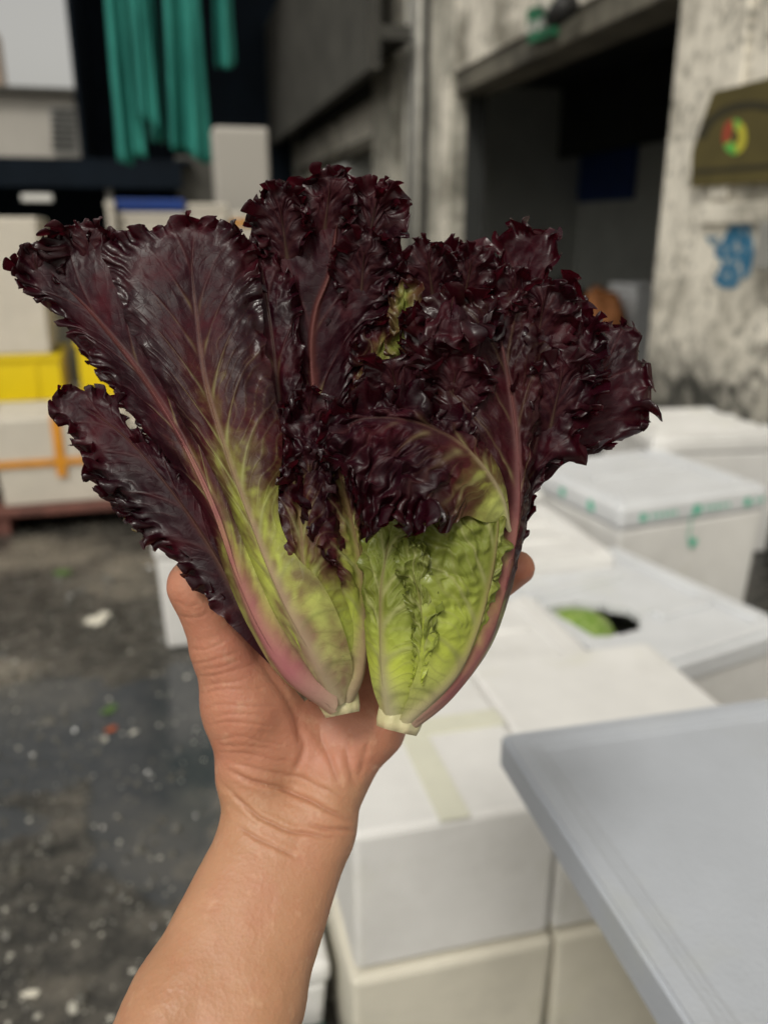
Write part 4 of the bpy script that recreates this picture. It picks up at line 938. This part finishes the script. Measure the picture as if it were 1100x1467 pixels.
    tipm = (L_[-1] + R_[-1]) / 2; wblend = sstep(NA - 14, NA - 1, np.arange(NA))[:, None, None]
    L_ += wblend * (tipm - L_[-1])[None]; R_ += wblend * (tipm - R_[-1])[None]
    allv = np.vstack([L_.reshape(-1, 3), R_.reshape(-1, 3)]); n0 = NA * NR
    idL = np.arange(n0).reshape(NA, NR); idR = n0 + np.arange(n0).reshape(NA, NR); idR[:, 0] = idL[:, 0]; idR[-1] = idL[-1]
    qs = []
    for g, fl in ((idL, False), (idR, True)):
        q = np.stack([g[:-1, :-1], g[1:, :-1], g[1:, 1:], g[:-1, 1:]], -1).reshape(-1, 4); qs.append(q[:, ::-1] if fl else q)
    q = np.vstack(qs); used_, inv = np.unique(q, return_inverse=True); q = inv.reshape(-1, 4)
    vv = allv[used_]; wv2 = to_world(vv / 100) - np.array(head.location)
    me = bpy.data.meshes.new('leaf')
    me.vertices.add(len(wv2)); me.vertices.foreach_set('co', wv2.astype(np.float32).ravel())
    me.loops.add(q.size); me.loops.foreach_set('vertex_index', q.astype(np.int32).ravel())
    me.polygons.add(len(q)); me.polygons.foreach_set('loop_start', np.arange(0, q.size, 4, dtype=np.int32)); me.polygons.foreach_set('loop_total', np.full(len(q), 4, np.int32))
    me.update(calc_edges=True)
    for k_, l_ in attrs.items():
        arr = np.concatenate([x.reshape(-1) for x in l_])[used_]; at = me.attributes.new(k_, 'FLOAT', 'POINT'); at.data.foreach_set('value', arr.astype(np.float32))
    o = link('leaf', me, M['leaf'], head, True)
    if label: o['label'] = label
    return o

def stem(head, pts, rad, label=None):
    c, _ = spline(held(pts) * 100, 14); n = 36; v, f, cut = [], [], []
    for i in range(14):
        t_ = c[min(i + 1, 13)] - c[max(i - 1, 0)]; t_ /= np.linalg.norm(t_); a = np.cross(t_, [0, 0, 1.0]); a /= np.linalg.norm(a); b = np.cross(t_, a)
        r_ = np.interp(i / 13, [0, 0.1, 0.35, 1], rad)
        for k in range(n):
            an = 2 * math.pi * k / n; w_ = 1 + 0.07 * math.sin(3 * an + 1) + 0.05 * math.sin(7 * an + i * .3)
            v.append(c[i] + (a * math.cos(an) + b * math.sin(an)) * r_ * w_); cut.append(max(0, 1 - i / 2.0))
    for i in range(13):
        for k in range(n): f.append((i * n + k, i * n + (k + 1) % n, (i + 1) * n + (k + 1) % n, (i + 1) * n + k))
    c0 = len(v); v.append(c[0] + (c[1] - c[0]) * 0.15); cut.append(1.0)
    for k in range(n): f.append((c0, (k + 1) % n, k))
    w_ = to_world(np.array(v) / 100) - np.array(head.location); me = bpy.data.meshes.new('stem'); me.from_pydata(w_.tolist(), [], f); me.update()
    at = me.attributes.new('cut', 'FLOAT', 'POINT'); at.data.foreach_set('value', np.array(cut, np.float32))
    return link('stem', me, M['stem'], head, True)

hl1 = tag(empty('lettuce', to_world(held([(487, 1020, 0.3)]))[0]), 'red lettuce on the thumb side with a pink outer rib and white cut stem', 'lettuce', 'red lettuces held in the hand')
hl2 = tag(empty('lettuce', to_world(held([(568, 1040, 0.5)]))[0]), 'red lettuce with a bright pale green heart, right beside the other', 'lettuce', 'red lettuces held in the hand')
#LEAVES
# left head -------------------------------------------------------------
stem(hl1, [(490, 1024, 0.4), (487, 1010, 0.3), (478, 985, 0.1), (455, 930, 0)], [0.72, 0.8, 0.95, 0.4])
# tall leaf at the back with the curved pale rib
leaf(hl1, [(480, 1000, -.8), (470, 800, -1.6), (458, 640, -1.2), (446, 520, -.6), (452, 450, -.3), (472, 395, 0), (482, 330, .2), (490, 270, .2)],
     [(475, 1000, -.8), (455, 800, -1.6), (440, 660, -1.3), (432, 560, -1), (420, 480, -.8), (385, 400, -.6), (362, 320, -.6), (375, 275, -.5), (430, 268, -.2), (490, 248, 0), (550, 275, 0), (578, 320, -.2), (580, 390, -.4), (540, 450, -.7), (505, 540, -1.), (490, 640, -1.4), (490, 800, -1.8), (484, 1000, -.8)],
     seed=3, ruf=1.15, wl=1.7, start=(.55, .6), red=(.26,.55), bulge=.1, ribw=(.6, .2), ruf_in=0.55, pink=0.9, curl=0.4, crump=0.3)
leaf(hl1, [(480, 1000, -1.5), (440, 800, -2.8), (410, 600, -2.4), (395, 460, -1.8), (390, 360, -1.4), (395, 290, -1.2)],
     [(476, 1000, -1.5), (420, 800, -3), (360, 640, -2.8), (335, 500, -2.2), (345, 400, -1.8), (365, 310, -1.4), (395, 280, -1.2), (440, 300, -1.4), (460, 400, -1.8), (450, 520, -2), (450, 700, -2.6), (480, 1000, -1.5)],
     seed=5, ruf=1.1, wl=2.2, start=.45, red=(.15,.5), bulge=.3)
# brownish leaf behind the big fan
leaf(hl1, [(480, 1000, -.2), (440, 850, .2), (415, 700, .3), (402, 580, .3), (390, 480, .1), (378, 400, -.1), (372, 340, -.2)],
     [(475, 1000, -.2), (420, 850, .2), (380, 720, .3), (350, 600, .2), (330, 480, 0), (330, 390, -.2), (365, 345, -.3), (405, 370, -.2), (430, 440, 0), (436, 520, .2), (428, 600, .6), (438, 700, .5), (470, 850, .3), (486, 1000, -.2)],
     seed=7, ruf=.6, wl=1.8, start=(.8, .75), red=(.06,.6), bulge=.35, blis=.1, ribw=(.4, .1), vk=.2, margin_red=.2, flush=0.8)
# dark leaf deepest at the left, behind the outer rib
leaf(hl1, [(470, 1000, -1.4), (380, 870, -1.5), (300, 740, -1.8), (222, 600, -2), (152, 520, -2.2), (100, 478, -2.3)],
     [(465, 1005, -1.4), (360, 880, -1.6), (280, 760, -2), (200, 620, -2.2), (158, 555, -2.3), (112, 500, -2.4), (98, 470, -2.3), (150, 470, -2.2), (230, 520, -2), (300, 620, -1.8), (380, 760, -1.6), (474, 1000, -1.4)],
     seed=9, ruf=.5, wl=1.6, start=.5, red=(-.3,.12), bulge=.2)
# lower left frilled leaf
leaf(hl1, [(450, 1000, .2), (392, 930, .6), (345, 860, 1.0), (300, 780, 1.0), (245, 700, .8), (185, 630, .4), (130, 590, .1), (85, 572, 0)],
     [(445, 1004, .1), (385, 950, .7), (340, 905, 1.2), (300, 865, 1.3), (262, 815, 1.1), (215, 775, .9), (170, 715, .6), (125, 672, .4), (100, 625, .2), (70, 580, 0), (95, 552, -.2), (140, 556, -.3), (195, 610, -.2), (260, 660, .2), (310, 740, .6), (360, 840, .8), (400, 910, .6), (452, 998, .2)],
     seed=12, ruf=1.1, wl=1.7, start=.34, red=(-.3,.12), bulge=.15, ribw=(.35, .07), pink=0.2, label=None, blis=0.05, crump=0.25)
leaf(hl1, [(440, 1000, -.6), (370, 900, .1), (315, 830, .5), (265, 760, .4), (210, 700, .2), (150, 660, 0)],
     [(436, 1003, -.6), (370, 930, .2), (330, 880, .9), (295, 845, 1.0), (258, 790, .6), (195, 760, .4), (140, 705, .1), (118, 670, 0), (150, 630, -.2), (220, 640, -.2), (290, 720, 0), (350, 820, .2), (440, 998, -.6)],
     seed=14, ruf=1.05, wl=1.5, start=.3, red=(-.3,.12), bulge=.15)
# big outer leaf: pink rib up the left side
leaf(hl1, [(484, 1008, .9), (424, 965, 1.8), (384, 905, 2.1), (350, 830, 2.2), (312, 730, 2.1), (268, 640, 1.5), (222, 565, 1.1), (175, 500, .7), (120, 435, .2), (66, 385, -.2)],
     [(478, 1014, .6), (408, 975, 1.0), (362, 908, 1.3), (328, 835, 1.4), (292, 735, 1.3), (240, 655, .8), (195, 600, .5), (160, 545, .2), (122, 490, 0), (72, 440, -.3), (28, 400, -.4), (45, 355, -.3), (95, 338, -.2), (145, 332, 0), (190, 338, .2), (205, 380, .4), (225, 440, .7), (258, 520, 1.2), (296, 610, 1.6), (335, 710, 2.0), (395, 850, 2.2), (486, 1004, 1.0)],
     seed=17, ruf=0.75, wl=1.6, start=(.74, .8), red=(.14,.62), bulge=.2, ribw=(1.15, .14), pink=1.0, blis=0.04, ruf_in=.55, margin_red=.25, flush=1.0, curl=0.3)
# broad green based leaf in front of it
leaf(hl1, [(486, 1006, 1.0), (448, 935, 2.5), (408, 860, 3.0), (368, 765, 2.8), (332, 670, 2.4), (298, 560, 1.7), (283, 460, 1.1), (275, 380, .7), (272, 325, .5)],
     [(480, 1010, .8), (444, 960, 2.1), (396, 885, 2.3), (352, 790, 2.2), (310, 690, 1.9), (238, 560, 1.5), (188, 470, 1.1), (160, 400, .8), (152, 348, .6), (200, 326, .5), (240, 320, .4), (275, 312, .4), (325, 316, .3), (362, 345, .3), (372, 420, .6), (384, 510, 1.1), (400, 590, 1.6), (405, 645, 2.0), (399, 700, 2.4), (402, 750, 2.8), (424, 796, 3.0), (458, 832, 3.0), (484, 880, 2.7), (500, 930, 2.1), (505, 965, 1.5), (492, 1003, 1.0)],
     seed=19, ruf=0.8, wl=1.5, start=(.84, .8), red=(.17,.68), bulge=.35, ribw=(.5, .1), pink=0.35, blis=0.045, nv=11, ruf_in=.6, margin_red=.12, flush=1.35, curl=0.25)
# leaf with its pale rib on the right of the left heart; its crinkled top folds forward
leaf(hl1, [(496, 1004, .6), (515, 960, 1.0), (520, 890, 1.3), (516, 810, 1.5), (503, 740, 1.6), (487, 680, 1.5), (468, 625, 1.4), (450, 585, 1.3)],
     [(490, 1006, .8), (492, 960, 1.5), (494, 880, 2.0), (486, 830, 2.5), (478, 800, 2.8), (455, 800, 2.9), (436, 770, 2.7), (420, 720, 2.5), (408, 660, 2.1), (402, 600, 1.8), (420, 565, 1.5), (455, 560, 1.2), (482, 590, .9), (500, 650, .7), (522, 730, .7), (528, 820, .7), (524, 900, .8), (516, 965, .7), (500, 1002, .5)],
     seed=23, ruf=.6, wl=1.5, start=.4, red=(.32,.8), bulge=.5, ribw=(.6, .1), pink=.45, blis=0.2, ruf_in=.5, margin_red=.45, flush=0.6, curl=0.5, crump=0.3, cr_in=0.4)
leaf(hl1, [(490, 1000, .6), (455, 920, 2.4), (440, 850, 2.7), (432, 770, 2.6), (428, 700, 2.2), (430, 640, 1.8), (436, 590, 1.4)],
     [(484, 1003, .6), (430, 930, 2.5), (398, 850, 2.7), (388, 770, 2.5), (396, 700, 2.1), (402, 640, 1.6), (412, 590, 1.3), (436, 570, 1.2), (465, 590, 1.3), (480, 660, 1.6), (488, 740, 2.0), (500, 830, 2.0), (506, 920, 1.7), (494, 1000, .6)],
     seed=26, ruf=.5, wl=1.4, start=.6, red=(.26,.85), bulge=.45, ribw=(.4, .09), pink=.25, blis=0.12, ruf_in=.5, flush=0.7)
# right head ------------------------------------------------------------
stem(hl2, [(566, 1046, .7), (570, 1030, .6), (578, 1000, .3), (595, 930, 0)], [0.85, 0.95, 1.0, 0.4])
# back leaves
leaf(hl2, [(580, 1020, -1.6), (620, 850, -2.4), (680, 680, -2.2), (730, 520, -1.8), (752, 420, -1.4), (757, 335, -1.0)],
     [(575, 1020, -1.6), (590, 850, -2.6), (640, 660, -2.4), (690, 520, -2), (708, 430, -1.6), (712, 335, -.9), (755, 318, -.7), (800, 340, -.8), (790, 400, -1.2), (785, 480, -1.8), (770, 600, -2.1), (700, 800, -2.2), (586, 1020, -1.6)],
     seed=31, ruf=1.0, wl=1.6, start=.62, red=(.1, .45), bulge=-.3, ruf_in=.5)
leaf(hl2, [(575, 1020, -1.4), (590, 850, -2.2), (610, 680, -2.0), (630, 520, -1.6), (648, 420, -1.3), (655, 350, -1.2)],
     [(570, 1020, -1.4), (560, 850, -2.4), (560, 680, -2.2), (566, 520, -1.9), (575, 420, -1.6), (605, 365, -1.3), (655, 342, -1.2), (705, 365, -1.3), (725, 430, -1.5), (715, 540, -1.8), (680, 700, -2), (630, 850, -2.2), (580, 1020, -1.4)],
     seed=33, ruf=1.3, wl=1.7, start=.5, red=(.25, .55), bulge=.2, ruf_in=.45, curl=0.4, crump=0.35, cr_in=0.4)
# inner crinkled leaves between the heads
leaf(hl2, [(560, 1000, -1.4), (545, 800, -2.4), (530, 620, -1.9), (522, 500, -1.4), (520, 420, -1.1), (525, 370, -1.0)],
     [(556, 1000, -1.4), (520, 800, -2.4), (495, 640, -2), (478, 520, -1.6), (480, 420, -1.2), (505, 368, -1.0), (545, 362, -1), (575, 400, -1.1), (575, 480, -1.4), (560, 600, -1.9), (556, 800, -2.4), (564, 1000, -1.4)],
     seed=36, ruf=1.1, wl=1.5, start=.5, red=(.2,.5), bulge=.2, blis=.14, ruf_in=.4, crump=0.4, cr_in=0.3)
leaf(hl2, [(560, 1000, -1.0), (545, 800, -1.6), (538, 640, -1.0), (540, 560, -.7), (548, 500, -.5), (556, 460, -.4)],
     [(556, 1000, -1), (530, 800, -1.6), (512, 660, -1.2), (503, 570, -.9), (505, 500, -.6), (530, 462, -.4), (560, 455, -.4), (585, 480, -.5), (580, 550, -.7), (565, 640, -1), (560, 800, -1.6), (564, 1000, -1)],
     seed=38, ruf=.55, wl=1.3, start=.55, red=(.6,1.05), bulge=.25, blis=.2, ruf_in=.4, small=.8, flush=0.3, crump=0.35, cr_in=0.25)
leaf(hl2, [(565, 1000, -1.0), (575, 800, -1.6), (578, 640, -.8), (580, 520, 0), (580, 440, .4), (578, 395, .6)],
     [(560, 1000, -1), (555, 800, -1.8), (556, 640, -1.4), (555, 520, 0), (558, 440, .4), (575, 392, .6), (598, 420, .5), (606, 480, .3), (604, 560, -.2), (600, 660, -1.4), (592, 800, -1.8), (570, 1000, -1)],
     seed=39, ruf=.5, wl=1.2, start=.6, red=(.72,1.2), bulge=.25, blis=.18, ruf_in=.4, crump=0.35, cr_in=0.25)
# right dark frilled leaf with a stalk
leaf(hl2, [(600, 1020, -.8), (680, 880, -1.3), (738, 740, -1.2), (775, 660, -.8), (820, 590, -.5), (865, 530, -.3), (905, 490, -.3)],
     [(604, 1022, -.9), (700, 890, -1.5), (752, 770, -1.4), (778, 690, -1.1), (800, 652, -.9), (840, 645, -.7), (890, 640, -.6), (935, 622, -.5), (942, 560, -.4), (930, 500, -.4), (905, 455, -.4), (868, 448, -.5), (820, 470, -.7), (775, 540, -1), (740, 660, -1.3), (670, 840, -1.5), (596, 1016, -.8)],
     seed=42, ruf=1.2, wl=1.9, start=.42, red=(.22, .42), bulge=.1, ribw=(.55, .1), pink=.8, ruf_in=.45, curl=-0.4, crump=0.3)
leaf(hl2, [(600, 1020, -.4), (690, 870, -.4), (742, 720, -.3), (775, 600, .1), (800, 520, .3), (815, 450, .3), (820, 420, .3)],
     [(596, 1018, -.4), (670, 860, -.4), (718, 720, -.3), (738, 600, 0), (745, 500, .1), (765, 420, .2), (810, 405, .2), (850, 440, .3), (868, 500, .4), (860, 560, .5), (830, 620, .4), (790, 650, .1), (755, 740, -.3), (705, 880, -.5), (604, 1022, -.4)],
     seed=44, ruf=1.2, wl=1.7, start=(.5, .55), red=(.2, .42), bulge=.3, ribw=(.45, .1), pink=.7, ruf_in=.35, curl=0.4, blis=0.1, crump=0.35, cr_in=0.4)
# leaf with the pink rib up the right side of the heart and a folded purple top
leaf(hl2, [(584, 1030, .8), (640, 985, 1.0), (690, 918, 1.2), (722, 830, 1.3), (740, 750, 1.3), (743, 680, 1.2), (738, 610, 1.1), (727, 540, 1.0), (716, 480, .9), (712, 440, .8)],
     [(578, 1032, .9), (610, 960, 2.0), (640, 850, 2.2), (640, 740, 2.0), (615, 640, 1.6), (590, 560, 1.2), (575, 490, .9), (590, 440, .8), (640, 425, .8), (690, 420, .7), (730, 415, .6), (765, 440, .5), (785, 500, .4), (775, 570, .4), (760, 650, .5), (752, 740, .6), (736, 830, .6), (703, 925, .6), (645, 995, .6), (590, 1034, .7)],
     seed=47, ruf=1.1, wl=2.0, start=(.62, .88), red=(.1,.56), bulge=.5, ribw=(1.0,.16), pink=1.1, blis=0.17, ruf_in=.5, margin_red=.2, curl=0.4, flush=0.9, redmax=0.9, crump=0.15)
leaf(hl2, [(590, 1000, 0), (620, 800, .4), (635, 640, .4), (650, 540, .8), (652, 460, 1.2), (650, 424, 1.7), (646, 446, 2.3), (640, 488, 2.6)],
     [(585, 1000, 0), (590, 800, .4), (580, 640, .4), (575, 540, .7), (582, 465, 1.1), (592, 438, 1.6), (594, 462, 2.2), (606, 492, 2.5), (640, 503, 2.7), (686, 496, 2.5), (704, 462, 2.2), (716, 436, 1.6), (716, 480, 1.1), (702, 570, .7), (690, 680, .4), (650, 820, .4), (596, 1000, 0)],
     seed=48, ruf=0.9, wl=1.3, start=.55, red=(.25, .6), bulge=.3, blis=.14, ruf_in=.4, crump=0.3, cr_in=0.3)
# smooth bright green left part of the heart
leaf(hl2, [(562, 1034, 1.0), (552, 985, 1.8), (546, 920, 2.2), (545, 850, 2.4), (552, 800, 2.3), (560, 755, 1.8)],
     [(552, 1032, .8), (534, 985, 1.2), (522, 910, 1.4), (516, 830, 1.5), (516, 780, 1.6), (530, 750, 1.7), (560, 742, 1.7), (590, 760, 1.9), (608, 800, 2.2), (614, 880, 2.5), (606, 950, 2.4), (576, 1032, 1.2)],
     seed=51, ruf=0.2, wl=2.2, start=.5, red=(1.5,2), bulge=.45, ribw=(.5, .08), pink=0, blis=0.12, ruf_in=.6, nv=6, crump=0.2, cr_in=0.2)
# smooth pale cupped leaf, then the crumpled red flap folded down over it
leaf(hl2, [(580, 1034, 1.1), (646, 972, 1.7), (682, 905, 2.0), (702, 835, 2.2), (712, 770, 2.2), (712, 715, 2.0), (706, 670, 1.8)],
     [(570, 1034, 1.3), (590, 985, 2.3), (602, 930, 2.8), (604, 870, 3.0), (594, 810, 2.9), (594, 750, 2.6), (620, 695, 2.2), (660, 662, 1.9), (708, 655, 1.7), (720, 700, 1.8), (722, 770, 1.8), (710, 845, 1.7), (680, 925, 1.5), (636, 990, 1.3), (588, 1036, 1.0)],
     seed=53, ruf=.3, wl=1.8, start=(.5, 1.3), red=(.58, 1.05), bulge=.4, ribw=(.5, .12), pink=.15, blis=0.24, nv=7, ruf_in=.6, margin_red=.1, crump=0.28, cr_in=0.15, flush=0.15)
leaf(hl2, [(730, 760, 1.5), (716, 705, 2.3), (672, 645, 3.0), (625, 615, 3.3), (575, 600, 3.4), (520, 600, 3.5), (478, 620, 3.6)],
     [(729, 764, 1.5), (716, 748, 2.1), (694, 748, 2.7), (664, 738, 3.1), (640, 762, 3.4), (612, 742, 3.6), (582, 768, 3.8), (552, 758, 3.9), (522, 770, 3.9), (508, 728, 3.9), (492, 690, 3.8), (466, 660, 3.7), (456, 622, 3.5), (478, 590, 3.2), (520, 572, 3.0), (565, 566, 2.8), (612, 572, 2.6), (655, 600, 2.4), (696, 640, 2.3), (722, 690, 2.0), (731, 752, 1.5)],
     seed=54, ruf=0.9, wl=1.3, start=(.3, .35), red=(-.02,.62), bulge=.35, ribw=(.16,.05), pink=.1, blis=0.3, nv=7, ruf_in=.55, margin_red=.3, curl=.45, crump=0.36, cr_in=0.08)
leaf(hl2, [(580, 1030, 1.0), (600, 960, 2.4), (606, 900, 2.8), (600, 850, 3.0), (585, 800, 3.1)],
     [(574, 1032, 1.0), (590, 960, 2.5), (590, 900, 2.9), (578, 850, 3.1), (565, 800, 3.2), (580, 775, 3.2), (610, 790, 3.2), (625, 850, 3.0), (622, 910, 2.9), (610, 970, 2.5), (584, 1030, 1.0)],
     seed=56, ruf=0.5, wl=.8, start=.15, red=(1.2, 1.6), bulge=.2, ribw=(.2, .05), blis=0.2, ruf_in=.2, small=.6, crump=0.3, cr_in=0.2)

def clump(head, cx, cy, w, h, z, seed, lean=0.0, fwd=0.5, red=(-1, -.5), **k):
    """small crumpled frill of a leaf top: w, h in sight line units"""
    x, y = w / 2, h / 2
    rib = [(cx - lean * 1.4, cy + y * 1.5, z - 1.1), (cx - lean * .5, cy + y * .5, z - .3), (cx, cy, z), (cx + lean * .5, cy - y * .55, z + fwd)]
    ma = [rib[0]] + [(cx + x * math.cos(a) + lean * math.sin(a) * .4, cy - y * math.sin(a), z - .3 + fwd * 1.2 * max(0, math.sin(a))) for a in [math.pi * (1.22 - q * 1.44 / 10) for q in range(11)]] + [(rib[0][0] + 3, rib[0][1], rib[0][2])]
    o = dict(ruf=.72, wl=1.15, start=.2, bulge=.15, ribw=(.12, .04), blis=.1, ruf_in=.35, crump=.33, cr_in=.15, curl=.3, small=.7); o.update(k)
    leaf(head, rib, ma, seed=seed, red=red, **o)
clump(hl1, 405, 322, 95, 110, .3, 61, -8, .5)
clump(hl1, 470, 290, 90, 95, .6, 62, 6, .5)
clump(hl1, 535, 310, 95, 105, .3, 63, 10, .4)
clump(hl1, 520, 385, 100, 110, .1, 64, 4, .5)
clump(hl1, 445, 600, 85, 90, 1.7, 65, -8, .5, red=(-.3, .3))
clump(hl1, 442, 690, 72, 95, 2.3, 66, 4, .4, red=(-.1, .8), blis=.2)
clump(hl2, 615, 390, 90, 90, .2, 67, -6, .5)
clump(hl2, 672, 392, 85, 80, .0, 68, 8, .4)
clump(hl2, 600, 480, 60, 85, .3, 69, -10, .5, red=(.3, .85))
clump(hl2, 775, 455, 110, 105, .7, 70, 8, .5)
clump(hl2, 735, 420, 80, 80, .3, 71, 0, .4)
clump(hl2, 800, 560, 110, 120, .8, 72, 14, .4)
clump(hl2, 565, 545, 110, 75, 1.6, 75, -10, .5, red=(-.6, .1))
clump(hl2, 650, 550, 110, 90, 1.6, 76, 6, .4, red=(-.6, .1))
clump(hl1, 130, 360, 130, 80, .1, 77, -10, .3)
clump(hl1, 55, 390, 70, 75, -.2, 78, -14, .3)
